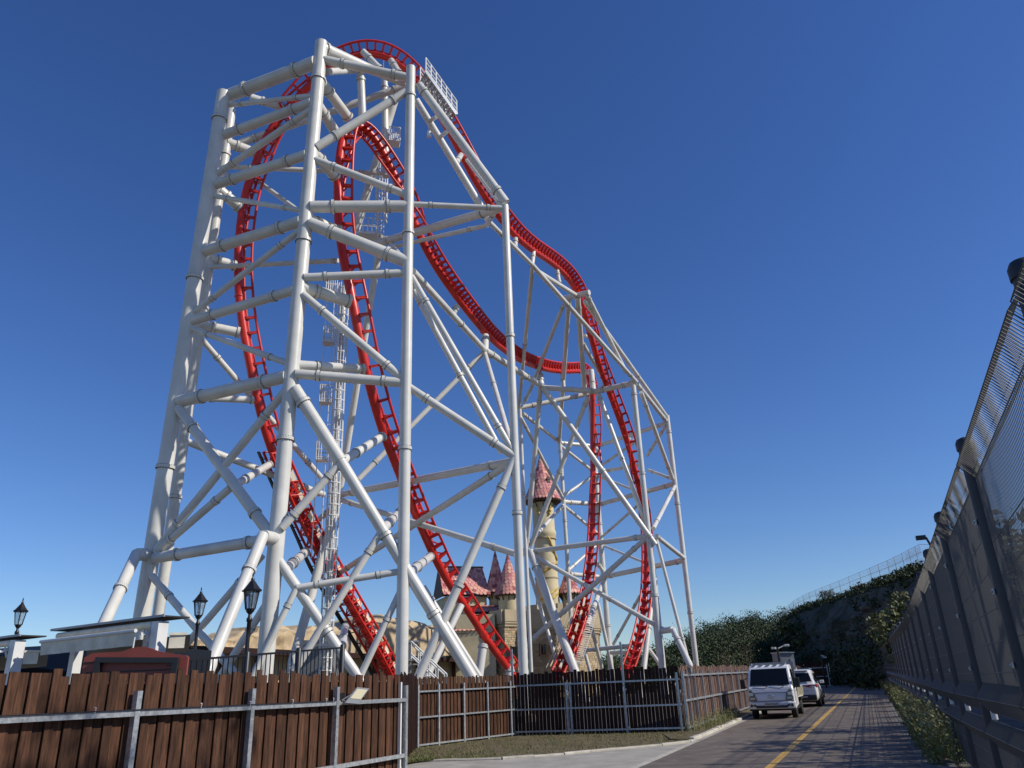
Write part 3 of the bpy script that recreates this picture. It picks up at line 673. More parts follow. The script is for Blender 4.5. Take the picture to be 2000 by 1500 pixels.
d6 = 66.
bent = thing('coaster_far_bent', 'white tube portal frame holding both red tracks before the wooded hill', 'support frame', at_d(1280, 1062, d6).xy.to_3d())
c6 = at_d(1262, 1000, d6); c6.z = 0
column(bent, c6, 742, 1000, 10.8, (770, 925, 1163)); footing(bent, c6, .25)
Sx = at_d(1024, 1000, 66.5); Sx.z = 0; column(bent, Sx, 795, 1000, 7, (964,)); 
tubes(bent, [
 (1040, 520, 50, 1013, 797, 66.5, 7.5, {'f': [.5]}), (1014, 797, 66.5, 1150, 769, 69, 9), (1023, 788, 66.3, 1043, 745, 65, 7, {'f': [.2]}),
 (1014, 802, 66.5, 1093, 864, 80, 7), (1016, 813, 66.5, 1100, 974, 80, 6.5),
 (950, 428, 41.6, 1040, 518, 49.5, 9, {'f': [.3]}), (1040, 518, 49.5, 1243, 746, 66, 8.5, {'f': [.3, .93]}), (1050, 530, 50.5, 1127, 578, 57, 9, {'f': [.97]}),
 (1102, 583, 57.6, 1151, 571, 56.4, 11, {'f': [], 'n': 'cross_head'}), (1100, 596, 57.5, 1040, 750, 65, 7.5, {'f': [.04]}), (1111, 587, 57.3, 1092, 862, 79, 8.5, {'f': []}),
 (1128, 580, 57, 1142, 768, 68, 10.5, {'f': [.1]}), (1140, 655, 62, 1147, 657, 63, 7, {'f': []}), (1138, 670, 62, 1171, 728, 66.5, 7.5, {'f': [.05]}),
 (1147, 577, 56.6, 1222, 726, 64.5, 8.5, {'f': [.04]}), (1142, 588, 56.8, 1301, 812, 76.3, 8, {'f': [.6]}), (1244, 750, 66, 1301, 822, 76.3, 8.5, {'f': [.1, .92]}),
 (1042, 492, 50.2, 1039, 518, 49.8, 9, ar), (1007, 466, 47.2, 1006, 482, 46.9, 9, ar), (1088, 527, 54.3, 1092, 552, 54, 8, ar),
 (1252, 766, 66.2, 1314, 936, 76.2, 8), (1060, 757, 65, 1160, 764, 67, 10.5, {'f': [.95]}), (1160, 765, 67, 1243, 747, 66, 10.5, {'f': [.2, .7]}),
 (1159, 764, 67.3, 1155, 724, 68.5, 10.5, {'f': [.4], 'n': 'support_arm'}), (1155, 727, 68.5, 1143, 727, 70, 9, {'f': [.6], 'n': 'support_arm'}), (1165, 765, 67.2, 1182, 752, 67, 7, {'f': []}),
 (1056, 752, 65, 1028, 1072, 70.9, 9.5, {'f': [.1, .55]}), (1060, 757, 65, 1280, 1064, 66, 11, {'f': [.1, .55, .95]}), (1148, 776, 67, 1036, 1068, 70.9, 9, {'f': [.05, .5]}),
 (1168, 768, 67, 1266, 1036, 66.2, 9, {'f': [.04, .5]}), (1052, 728, 65.3, 1057, 752, 65, 13, {'f': [.2, .6], 'n': 'support_arm'}), (1098, 731, 68, 1102, 766, 68, 8, {'f': [.3], 'n': 'support_arm'}),
 (1012, 1080, 71.2, 1036, 1077, 70.9, 15, {'f': [], 'n': 'knee'}), (1036, 1077, 70.9, 1123, 1312, 66, 17, {'g': 1, 'f': [.12]}), (1040, 1077, 70.9, 1266, 1047, 66.1, 10, {'f': [.04, .9]}),
 (1044, 1086, 70.7, 1302, 1233, 66, 9, {'f': [.4, .6, .93]}), (1262, 1051, 66.2, 1034, 1254, 70.5, 10, {'f': [.1, .7, .97]}),
 (1294, 1232, 66, 1314, 1229, 65.2, 12, {'f': [], 'n': 'knee'}), (1314, 1230, 65.2, 1347, 1298, 63.5, 12, {'g': 1, 'f': [.15]}),
 (1282, 1047, 66, 1336, 1090, 76.3, 8.5, {'f': [.05]}), (1281, 1050, 66.4, 1346, 1298, 65.5, 7, {'g': 1, 'f': [.65]}),
 (1032, 1110, 70.5, 1090, 1300, 69, 7, {'g': 1, 'f': []}),
])
b6 = thing('coaster_back_bent', 'rearmost white tube columns and cross beams behind the twin drops', 'support frame', at_d(1316, 944, 76.3).xy.to_3d())
c7 = at_d(1332, 1060, 76.3); c7.z = 0; column(b6, c7, 812, 1060, 9.6, (844, 984, 1197)); footing(b6, c7, .25)
q2 = at_d(1178, 1116, 84); q2.z = 0; column(b6, q2, 776, 1116, 10.5, (1023, 1222)); q1 = at_d(1102, 1000, 80.5); q1.z = 0; column(b6, q1, 858, 1000, 7.5, (882, 1017))
tubes(b6, [
 (1095, 865, 80.5, 1150, 870, 83, 7.5, {'f': [.12]}), (1172, 869, 83.5, 1302, 826, 76.3, 8, {'f': [.04, .9]}), (1094, 870, 80.5, 1168, 928, 84, 6), (1176, 908, 83, 1243, 862, 80, 5),
 (1176, 921, 84, 1252, 907, 79.5, 7), (1168, 930, 84, 1262, 966, 79, 5), (1100, 969, 80.5, 1166, 924, 84, 6), (1100, 980, 80.5, 1168, 985, 84, 8.5), (1170, 985, 84, 1316, 945, 76.3, 9, {'f': [.05, .9]}),
 (1100, 986, 80.5, 1032, 1062, 72, 7), (1102, 988, 80.5, 1172, 1046, 84, 6), (1176, 1048, 84, 1258, 976, 79, 5), (1180, 1066, 84, 1276, 1106, 79, 5), (1110, 1114, 80.5, 1170, 1060, 84, 6),
 (1162, 1093, 83, 1180, 1118, 84, 7), (1276, 1032, 66.6, 1318, 950, 76.2, 8), (1264, 890, 79, 1300, 832, 76.3, 6), (1266, 918, 79, 1315, 936, 76.3, 6),
 (1245, 850, 78.5, 1278, 1130, 78, 8, {'f': [.15]}), (1278, 1126, 78, 1258, 1300, 74, 11, {'g': 1, 'f': [.1, .45]}), (1114, 1121, 80.5, 1168, 1126, 83.5, 8, {'f': [.1, .8]}), (1182, 1126, 84, 1336, 1094, 76.3, 10, {'f': [.08, .92]}),
 (1280, 1134, 77, 1297, 1300, 76, 7, {'g': 1}), (1274, 1180, 77, 1287, 1300, 77, 6, {'g': 1, 'f': []}), (1268, 1268, 75, 1292, 1302, 74, 7, {'g': 1, 'f': []}), (1250, 1164, 78, 1198, 1258, 83, 6),
 (1144, 1270, 80, 1236, 1261, 77, 8), (1194, 1275, 83, 1236, 1274, 77, 8, {'f': []}), (1168, 1178, 83, 1186, 1262, 83.5, 7, {'g': 1, 'f': []}), (1176, 1142, 83.5, 1146, 1222, 74, 10, {'f': [.3, .6]}),
 (1154, 1222, 75, 1176, 1306, 77, 7, {'g': 1, 'f': []}), (1142, 1274, 76, 1151, 1306, 76, 7, {'g': 1, 'f': []}), (1244, 862, 79, 1226, 856, 72.5, 6, ar), (1170, 880, 83, 1160, 872, 75, 7, ar), (1272, 1060, 78, 1262, 1056, 76.2, 7, ar),
])

# ================================================================ coaster: red tracks
def catmull(P, t):
    i = min(int(t), len(P)-2); f = t - i
    p0, p1, p2, p3 = P[max(i-1, 0)], P[i], P[i+1], P[min(i+2, len(P)-1)]
    return (p1*2 + (p2-p0)*f + (p0*2-p1*5+p2*4-p3)*f*f + (p1*3-p0-p2*3+p3)*f**3)*.5
def smooth_d(lst):
    ds = [e[2] for e in lst]; out = ds[:]
    for i, d in enumerate(ds):
        if d is None:
            a = max(j for j in range(i) if ds[j] is not None); c = min(j for j in range(i, len(ds)) if ds[j] is not None)
            la = sum(math.hypot(lst[k+1][0]-lst[k][0], lst[k+1][1]-lst[k][1]) for k in range(a, i)); lc = sum(math.hypot(lst[k+1][0]-lst[k][0], lst[k+1][1]-lst[k][1]) for k in range(i, c))
            out[i] = ds[a] + (ds[c]-ds[a])*la/(la+lc)
    for _ in range(3):
        out = [out[0]] + [(out[i-1] + 2*out[i] + out[i+1])/4 for i in range(1, len(out)-1)] + [out[-1]]
    return out
def tie_mesh():
    b = MB()                                     # local: x across, y towards the rails, z along the track
    for s in (-1, 1):
        o = [V((s*.1, .2, 0)), V((s*.3, .02, 0)), V((s*.56, .56, 0)), V((s*.5, .68, 0)), V((s*.38, .62, 0))]
        for z0, z1 in ((-.07, -.05), (.05, .07)):
            pts = [p + Z*z0 for p in o]; b.extrude(pts if s > 0 else list(reversed(pts)), Z*(z1-z0))
        b.box((s*.42, .32, 0), V((s*.42, .9, 0)).normalized(), V((.9, -s*.42, 0)).normalized(), Z, .5, .02, .11)
    b.box((0, .47, 0), V((1, 0, 0)), V((0, 1, 0)), Z, .86, .07, .08)
    return b.mesh('tie', M['red'])
TIE = tie_mesh()
def stator_mesh():
    b = MB(); b.box((0, .62, 0), V((1, 0, 0)), V((0, 1, 0)), Z, .16, .2, .95); b.box((.5, .3, 0), V((1, 0, 0)), V((0, 1, 0)), Z, .06, .26, .6); b.box((-.5, .3, 0), V((1, 0, 0)), V((0, 1, 0)), Z, .06, .26, .6); return b.mesh('stator', M['cream'])
STATOR = stator_mesh()
def track(name, label, lst, lsm, tray=(-1, 'blacks'), dense=(0, 0)):
    ds = smooth_d(lst); P = [at_d(x, y, d) for (x, y, _, h), d in zip(lst, ds)]; H = [V(e[3]).normalized() for e in lst]
    raw = [catmull(P, k/12) for k in range(12*(len(P)-1)+1)]
    acc = [0.]
    for a, c in zip(raw[:-1], raw[1:]): acc.append(acc[-1] + (c-a).length)
    hr = []
    for k in range(len(raw)):
        i = min(k//12, len(P)-2); f = k/12 - i; f = f*f*(3-2*f); hr.append((H[i].lerp(H[i+1], f)).normalized())
    T = acc[-1]; n_ = int(T/.5); pts, hs = [], []; j = 0
    for k in range(n_+1):
        s = T*k/n_
        while j < len(acc)-2 and acc[j+1] < s: j += 1
        f = (s-acc[j])/max(1e-6, acc[j+1]-acc[j]); pts.append(raw[j].lerp(raw[j+1], f)); hs.append(hr[j].lerp(hr[j+1], f))
    for _ in range(10):
        pts = [pts[0]] + [(pts[k-1] + pts[k]*2 + pts[k+1])/4 for k in range(1, n_)] + [pts[-1]]
        hs = [hs[0]] + [(hs[k-1] + hs[k]*2 + hs[k+1])/4 for k in range(1, n_)] + [hs[-1]]
    fr = []
    for k in range(n_+1):
        d = (pts[min(k+1, n_)] - pts[max(k-1, 0)]).normalized(); y = (hs[k] - d*hs[k].dot(d)).normalized(); x = y.cross(d).normalized(); fr.append((x, y, d))
    root = thing(name, label, 'coaster track', pts[0])
    b = MB(); b.sweep(pts, .27, 18); add('spine', b, M['red'], root)
    for s in (-1, 1):
        b = MB(); b.sweep([p + x*.5*s + y*.66 for p, (x, y, d) in zip(pts, fr)], .085, 10); add('rail', b, M['red'], root)
    d0, d1 = acc[dense[0]*12]/T*n_, acc[dense[1]*12]/T*n_
    for k in range(1, n_):
        if k % 2 == 0 and not d0 < k < d1: continue
        x, y, d = fr[k]; m = Matrix.Translation(pts[k]) @ Matrix((x, y, d)).transposed().to_4x4(); put('tie', TIE, root, m)
    for k in range(12, n_, 24):
        x, y, d = fr[k]; m = frame(pts[k], d) @ Matrix.Diagonal((.25, .25, .45, 1))
        b = MB(); b.tube(pts[k] - d*.03, pts[k] + d*.03, .315, 18); add('track_flange', b, M['red'], root)
    for a0, a1 in lsm:                           # launch sections: lattice box, stators, black cable tray
        k0, k1 = int(a0*n_), int(a1*n_)
        loc = lambda k, a, c: pts[k] + fr[k][0]*a + fr[k][1]*c
        for s in (-1, 1):
            b = MB(); b.sweep([loc(k, .5*s, -.35) for k in range(k0, k1)], .09, 8); add('lower_chord', b, M['red'], root)
        b = MB()
        for k in range(k0, k1-2, 2):
            for s in (-1, 1):
                b.tube(loc(k, .5*s, -.35), loc(k+1, .5*s, .62), .05, 6); b.tube(loc(k+1, .5*s, .62), loc(k+2, .5*s, -.35), .05, 6)
                b.bar(loc(k, .5*s, .2), loc(k+2, .5*s, .2), .05, .12, fr[k][1])
            b.tube(loc(k, -.5, -.35), loc(k, .5, -.35), .05, 6); b.tube(loc(k, -.5, -.35), loc(k+2, .5, -.35), .04, 6)
            b.box(loc(k, 0, .3), fr[k][0], fr[k][1], fr[k][2], .7, .28, .16)
        add('lattice', b, M['red'], root)
        for k in range(k0, k1-1, 3):
            x, y, d = fr[k]; put('stator', STATOR, root, Matrix.Translation(pts[k]) @ Matrix((x, y, d)).transposed().to_4x4())
        b = MB(); ts, tm = tray
        if tm != 'blacks':
            for k in range(k0+1, k1-1):
                for f in (0, .5): a_ = loc(k, ts*.6, .1).lerp(loc(k+1, ts*.6, .1), f); c_ = loc(k, ts*1.25, .1).lerp(loc(k+1, ts*1.25, .1), f); b.bar(a_, c_, .06, .03, fr[k][1])
                b.bar(loc(k, ts*1.25, .1), loc(k+1, ts*1.25, .1), .03, .03, fr[k][1])
            add('side_steps', b, M[tm], root); b = MB()
            for k in range(k0, k1-1): b.bar(loc(k, -ts*.8, .55), loc(k+1, -ts*.8, .55), .03, .22, fr[k][1]); b.bar(loc(k, -ts*1.15, .3), loc(k+1, -ts*1.15, .3), .03, .22, fr[k][1])
            add('side_plate', b, M['cream'], root); continue
        for k in range(k0+1, k1-1):
            b.bar(loc(k, -1.0, -.42), loc(k+1, -1.0, -.42), .3, .09, fr[k][1])
            if k % 2: b.bar(loc(k, -.5, -.35), loc(k, -1.15, -.42), .05, .05, fr[k][2]); b.bar(loc(k, -1.15, -.42), loc(k, -1.15, -.2), .04, .04, fr[k][2])
        add('cable_tray', b, M['blacks'], root)
    return root, pts, fr
ux = tuple(U*1.0 + N*.35); uz = (U.x, U.y, .8); upz = (0, 0, 1)
t1l = [(766, 1330, 60, uz), (753, 1300, 58.6, uz), (716, 1236, None, uz), (683, 1180, None, uz), (648, 1120, None, uz), (612, 1060, 51.5, ux), (580, 990, None, ux), (547, 917, None, ux), (526, 868, 47.6, ux), (509, 808, None, ux), (488, 710, 46.3, ux), (470, 612, None, ux),
 (465, 540, 45.6, ux), (465, 488, 45.5, ux), (470, 436, 45.4, ux), (481, 367, 45.2, ux), (502, 318, 44.9, ux), (518, 268, None, (.7, .5, .2)), (545, 230, 44.1, (.5, .1, .2)), (575, 198, 43.4, (-.1, -.5, .5)), (603, 168, 42.6, (-.5, -.25, .8)), (640, 132, 41.8, (-.3, -.1, 1)),
 (686, 108, 41.2, upz), (720, 99, 41, upz), (746, 101, 41, upz), (770, 114, 41.1, (.25, .1, 1)), (792, 132, 41.4, (.4, .1, .9)), (830, 180, 41.9, (.6, .2, .7)), (872, 245, 42.4, (.7, .3, .6)), (905, 308, 42.9, (.8, .3, .5)), (939, 371, 43.6, (.7, .3, .6)), (960, 403, 44.4, (.5, .3, .8)), (986, 437, 46, (.4, .1, 1)), (1010, 464, 47.6, (.3, 0, 1)),
 (1041, 489, 50, (.2, 0, 1)), (1070, 507, 52.7, (.2, 0, 1)), (1098, 529, 55.2, (.4, 0, 1)), (1118, 553, 57.4, (.6, .1, .9)), (1135, 589, 59.8, (.9, .2, .4)), (1145, 625, 61.4, (1, .3, .2)), (1160, 678, 63.8, (1, 0, .1)), (1176, 730, 66.2, (.8, -.6, .1)), (1196, 782, 68.6, (.7, -.75, .1)), (1212, 825, 70.4, (.6, -.8, .1)), (1228, 872, 72.2, (.3, -1, .2)),
 (1241, 925, 74, (-.2, -1, .2)), (1253, 972, 75.3, (-.1, -1, .1)), (1260, 1020, 76, (0, -1, 0)), (1263, 1085, 76.3, (0, -1, 0)), (1262, 1140, 76, (0, -1, .1)), (1259, 1180, 75.2, (0, -1, .2)), (1252, 1226, 73.6, (0, -1, .4)), (1238, 1280, 71.2, (0, -1, .6)), (1222, 1325, 69, (0, -1, .8))]
track('coaster_track', 'red tubular track climbing past the tower, cresting highest and dropping far right', t1l, [(.0, .17)], dense=(20, 38))
t2l = [(1012, 1334, 61, uz), (994, 1306, 60, uz), (972, 1279, 58.7, uz), (941, 1235, 56.3, uz), (913, 1190, None, uz), (885, 1151, 52.4, uz), (857, 1105, None, uz), (833, 1052, 48.4, ux), (806, 990, None, ux), (777, 915, 44, ux), (747, 840, 41.6, ux), (718, 738, 39.8, ux), (697, 632, 39.3, ux), (681, 552, 39.2, ux), (668, 490, 39.4, ux), (661, 430, 39.6, ux), (660, 362, 40, ux), (664, 300, 40.4, (.9, .5, 0)), (672, 256, 40.7, (.8, .2, -.4)), (684, 236, 40.9, (.5, -.3, -.8)), (699, 235, 41.1, (0, -.6, -.8)),
 (716, 246, 41.5, (-.2, -.8, -.6)), (733, 268, 41.9, (-.2, -1, -.3)), (750, 300, 42.4, (-.1, -1, 0)), (770, 342, 43, (.1, -1, .2)), (788, 382, 43.4, (.4, -.8, .4)), (808, 432, 44.1, (.7, -.4, .6)), (824, 472, 44.8, (.8, -.1, .7)), (848, 516, 46, (.8, 0, .8)), (872, 552, 47.3, (.7, 0, .9)), (899, 589, 49, (.5, 0, 1)), (928, 626, 51.3, (.3, 0, 1)), (958, 660, 54.2, (.2, 0, 1)), (994, 690, 58, (.1, 0, 1)),
 (1024, 707, 61.5, upz), (1052, 717, 64.6, upz), (1082, 724, 67, upz), (1112, 725, 69, (.1, .1, 1)), (1134, 723, 70.6, (.2, .4, 1)), (1147, 727, 71.8, (.3, .8, .6)), (1155, 746, 72.8, (0.3, 1, .2)), (1158, 785, 73.6, (.15, 1, 0)), (1158, 850, 74.3, (.9, .3, 0)), (1158, 940, 74.7, (.3, -1, 0)), (1158, 1010, 74.6, (.1, -1, 0)), (1155, 1070, 74.2, (.1, -1, .1)), (1150, 1118, 73.6, (.1, -1, .2)), (1143, 1165, 72.6, (.1, -1, .3)), (1132, 1215, 71, (.0, -1, .5)), (1114, 1272, 68.6, (-.1, -1, .7)), (1090, 1325, 66, (-.1, -1, .9))]
track('coaster_track', 'red tubular track looping lower between the tower and its valley', t2l, [(.93, 1.0)], (1, 'whitel'), dense=(20, 39))
# ================================================================ castle behind the coaster
DC = 93.
def cpos(x, y, d=DC): p = at_d(x, y, d); return p
castle = thing('fairytale_castle', 'cream castle with pink shingled cone roofs and stone base', 'castle', cpos(1066, 1300).xy.to_3d())
PINK = [(.62, .25, .22), (.68, .3, .25), (.52, .18, .18), (.74, .4, .3), (.36, .09, .1), (.64, .29, .28), (.74, .38, .28)]
def pinks():
    c = rnd.choice(PINK); k = rnd.uniform(.85, 1.12); return tuple(x*k for x in c)
def cone_roof(parent, cx, cy, z0, z1, r, flare=.2, rows=None, seg=None, name='cone_roof'):
    H = z1 - z0; sl = math.hypot(H, r); rows = rows or max(8, int(sl/.42))
    def rad(f): return r*((1-f)**(1.0+flare)) + .03                      # bell-shaped flare at the eaves
    b = MB(); b.lathe([(rad(k/16)*.97, z0 + H*k/16) for k in range(17)], (cx, cy, 0), 28)
    core = add(name, b, M['brown'], parent)
    b = MB(); cols = []
    for k in range(rows):
        f0, f1 = k/rows, min(1, (k+1.35)/rows); ra, rb = rad(f0)+.05, rad(f1)+.015; n_ = max(6, int(2*math.pi*ra/.42)); off = (k % 2)*.5
        for j in range(n_):
            a0, a1 = 2*math.pi*(j+off+.03)/n_, 2*math.pi*(j+off+.97)/n_; am = (a0+a1)/2; lift = rnd.uniform(0, .03)
            P = lambda a, rr, z: V((cx + rr*math.cos(a), cy + rr*math.sin(a), z))
            za, zb = z0+H*f0, z0+H*f1; zc = za + (zb-za)*.28
            b.poly([P(am-(a1-a0)*.25, ra+lift, za), P(am+(a1-a0)*.25, ra+lift, za), P(a1, rad(f0+(f1-f0)*.28)+.045+lift, zc), P(a1, rb, zb), P(a0, rb, zb), P(a0, rad(f0+(f1-f0)*.28)+.045+lift, zc)]); cols.append(pinks())
    me = b.mesh('shingles', M['shingle']); face_cols(me, cols); tag(put('shingles', me, core), kind='stuff')
    b = MB(); b.tube((cx, cy, z1-.15), (cx, cy, z1+.5), .05, 8); b.lathe([(.02, z1-.1), (.12, z1+.05), (.02, z1+.2)], (cx, cy, 0), 10); add('finial', b, M['blacks'], core)
    b = MB(); nb = 12
    for k in range(nb):
        a = 2*math.pi*k/nb; d = V((math.cos(a), math.sin(a), 0)); c = V((cx, cy, z0))
        b.bar(c + d*r*.95 - Z*.05, c + d*r*.62 - Z*.8, .1, .12)
    b.lathe([(r*.99, z0-.12), (r*1.01, z0+.02)], (cx, cy, 0), 28); add('eave_bracket', b, M['brown'], core)
    return core
def round_wall(parent, cx, cy, prof, name='tower_wall', M_=None):
    b = MB(); b.lathe(prof, (cx, cy, 0), 32); return add(name, b, M_ or M['plaster'], parent)
def sz(v, x=1066, d=DC): p = at_d(x, v, d); return p.z
k_ = pxm(cpos(1066, 1100))
# tall tower
tc = cpos(1066, 1100); cx, cy = tc.x, tc.y; zf = lambda v: col_z(cx, cy, v)
round_wall(castle, cx, cy, [(28*k_, 0), (26*k_, zf(1240)), (23*k_, zf(1190)), (21.5*k_, zf(1100)), (20.5*k_, zf(1052))])
round_wall(castle, cx, cy, [(20.5*k_, zf(1052)), (23.5*k_, zf(1046)), (23.5*k_, zf(1040)), (21.5*k_, zf(1036)), (21.2*k_, zf(984))], 'upper_wall')
cone_roof(castle, cx, cy, zf(980), zf(890), 37.5*k_, .14)
b = MB()
for v0, a0, a1, v1 in ((1052, -1.3, -.25, 1098), (1098, -.3, -2.0, 1122), (1176, -2.4, -.45, 1150), (1182, -1.9, -.5, 1160), (992, -2.2, -1.95, 1008), (992, -.9, -1.05, 1010)):
    pts = []
    for k in range(13):
        f = k/12; a = a0 + (a1-a0)*f; v = v0 + (v1-v0)*f; rr = (22.4*k_ + .08*math.sin(k*1.3)); pts.append(V((cx + rr*math.cos(a), cy + rr*math.sin(a), zf(v))))
    b.sweep(pts, [.05 + .14*math.sin(math.pi*(k+1)/14) for k in range(13)], 8)
add('golden_rope', b, M['gold'], castle)
for v in (1053, 1103, 1130): b = MB(); b.lathe([(23.3*k_, zf(v)-.08), (23.6*k_, zf(v)), (23.3*k_, zf(v)+.08)], (cx, cy, 0), 32); add('string_course', b, M['plaster2'], castle)
b = MB(); dz = zf(945); rr = 20*k_
for sx, sy in ((-.75, -.66), (.55, -.83)):
    d = V((sx, sy, 0)); s = d.cross(Z); c = V((cx, cy, dz)) + d*rr*.95
    c += d*.1; b.box(c, d, s, Z, .5, .4, .5); b.extrude([c + d*.3 + s*.35 + Z*.22, c + d*.3 - s*.35 + Z*.22, c + d*.3 + Z*.6], -d*.7)
add('roof_dormer', b, M['brown'], castle)
# side turrets
for x, va, ve, hw, cw_, vb, d in ((1112, 1101, 1160, 22, 15, 1195, DC+.5), (994, 1080, 1163, 27, 20, 1200, DC-2), (969, 1075, 1158, 21, 14, 1200, DC+1.5)):
    p = at_d(x, ve, d); X, Y = p.x, p.y; q = lambda v: col_z(X, Y, v)
    round_wall(castle, X, Y, [(cw_*k_, q(vb)-3), (cw_*k_, q(ve)+.1)], 'turret_wall'); cone_roof(castle, X, Y, q(ve), q(va), hw*k_, .16)
def stone_wall(parent, pts, z0, z1, bw=.44, bh=.24, name='stone_wall', par=None):
    b = MB(); cols = []; core = MB()
    for p, q in zip(pts[:-1], pts[1:]):
        p, q = V(p), V(q); d = q-p; L = d.length; d.normalize(); nn = d.cross(Z).normalized()
        core.quad(p + Z*z0, q + Z*z0, q + Z*z1, p + Z*z1)
        r_ = 0; z = z0
        while z < z1 - .05:
            s = -(r_ % 2)*bw*.5; h = min(bh, z1-z)
            while s < L:
                w_ = bw*rnd.uniform(.7, 1.3); a, c = max(0, s), min(L, s+w_); s += w_
                if c - a < .06: continue
                pr = rnd.uniform(.02, .07); k = rnd.uniform(.72, 1.15); t = rnd.random()
                cc = p + d*((a+c)/2) + nn*(pr/2) + Z*(z+h/2)
                n0 = len(b.f); b.box(cc, d, nn, Z, c-a-.035, pr+.02, h-.03); col = (.50*k, (.37+.03*t)*k, (.21+.05*t)*k); cols += [col]*(len(b.f)-n0)
            z += h; r_ += 1
    w_ = add(name, core, M['plaster2'], parent); me = b.mesh('stone_blocks', M['stone']); face_cols(me, cols); tag(put('stone_blocks', me, w_), kind='stuff'); return w_
def parapet(parent, pts, z0, z1, merl=True):
    b = MB()
    for p, q in zip(pts[:-1], pts[1:]):
        p, q = V(p), V(q); d = q-p; L = d.length; d.normalize(); nn = d.cross(Z).normalized(); c = (p+q)/2
        b.box(c + nn*.12 + Z*((z0+z1)/2), d, nn, Z, L+.15, .5, z1-z0)
        b.box(c + nn*.1 + Z*(z0-.12), d, nn, Z, L+.1, .42, .22); b.box(c + nn*.06 + Z*(z0-.42), d, nn, Z, L+.05, .3, .2)
        if merl:
            n_ = max(2, int(L/1.5))
            for k in range(n_): b.box(p + d*(L*(k+.5)/n_) + nn*.12 + Z*(z1+.28), d, nn, Z, L/n_*.6, .5, .56)
    return add('parapet', b, M['plaster2'], parent)
def wpt(x, d): p = at_d(x, 1240, d); return V((p.x, p.y, 0))
zg = sz(1200, 990)
S1 = [wpt(957, DC+3), wpt(963, DC-3), wpt(985, DC-5), wpt(1012, DC-4), wpt(1016, DC+1)]
stone_wall(castle, S1, 0, sz(1222, 985)); parapet(castle, S1, sz(1221, 985), sz(1199, 985), False)
S2 = [wpt(1030, DC+1), wpt(1034, DC-3.5), wpt(1086, DC-5), wpt(1120, DC-4), wpt(1168, DC-1), wpt(1170, DC+3)]
stone_wall(castle, S2, 0, sz(1236, 1100)); parapet(castle, S2, sz(1232, 1100), sz(1196, 1100))
for x, y in ((1060, 1269), (1004, 1273)):
    p = at_d(x, y, DC-5.1); b = MB(); b.box(p, RT.normalized(), vdir, Z, .55, .5, 1.05); wn = add('window', b, M['glassd'], castle)
    b = MB()
    for s in (-.32, .32): b.box(p + RT*s + vdir*.1, RT, vdir, Z, .12, .5, 1.2)
    b.box(p + vdir*.1 - Z*.58, RT, vdir, Z, .8, .6, .1); b.bar(p + vdir*.28 - Z*.5, p + vdir*.28 + Z*.5, .04, .04); add('window_frame', b, M['brown'], wn)
# great hall with steep pink roof
A, Bq = at_d(868, 1168, DC-1), at_d(954, 1168, DC+.5); dd = (Bq-A); dd.z = 0; L = dd.length; dd.normalize(); nn = dd.cross(Z).normalized()
if nn.dot(CAM-A) < 0: nn = -nn
zt, ze = sz(1108, 905, DC+2), sz(1166, 905)
b = MB(); b.box((A+Bq)/2 - nn*2.5 + Z*(ze/2 - A.z), dd, nn, Z, L*.94, 4.6, ze); add('hall_wall', b, M['plaster'], castle)
def slope_roof(parent, a, c, top_a, top_c, M_=None, name='slope_roof'):        # shingled slope between an eave a-c and a ridge
    core = MB(); dn = -((c-a).cross(top_a-a)).normalized(); dn = dn if dn.dot(CAM - a) > 0 else -dn
    core.quad(a - dn*.06, c - dn*.06, top_c - dn*.06, top_a - dn*.06); o = add(name, core, M['brown'], parent)
    b = MB(); cols = []; rows = max(4, int((top_a-a).length/.42)); n_ = int((c-a).length/.46)
    for k in range(rows):
        f0, f1 = k/rows, min(1, (k+1.3)/rows); sg = .25*(1-f0)**3
        for j in range(n_+1):
            s0, s1 = max(0, (j-.5*(k % 2)+.03)/n_), min(1, (j-.5*(k % 2)+.97)/n_)
            if s1 - s0 < .1/n_: continue
            Q = lambda s, f, h: a.lerp(c, s).lerp(top_a.lerp(top_c, s), f) + dn*h
            h = .05 + rnd.uniform(0, .03) + sg; m = (s0+s1)/2; w_ = s1-s0; fm = f0+(f1-f0)*.28
            b.poly([Q(m-w_*.25, f0, h), Q(m+w_*.25, f0, h), Q(s1, fm, h), Q(s1, f1, .012+sg*.8), Q(s0, f1, .012+sg*.8), Q(s0, fm, h)]); cols.append(pinks())
    me = b.mesh('shingles', M['shingle']); face_cols(me, cols); tag(put('shingles', me, o), kind='stuff'); return o
ea, ec = A + nn*.3 - dd*.3, Bq + nn*.3 + dd*.2; ea.z = ec.z = ze
ta, tcn = A - nn*2.2 - dd*.1, Bq - nn*2.2; ta.z = tcn.z = zt
slope_roof(castle, ea, ec, ta, tcn)
b = MB(); b.bar(ta - dd*.1, tcn + dd*.1, .2, .2); b.extrude([ea, ta, ta - nn*.3 + dd*.0, ea - nn*4.8], dd*.1); b.extrude([ec, tcn, ec - nn*4.8], -dd*.1); add('roof_ridge', b, M['brown'], castle)
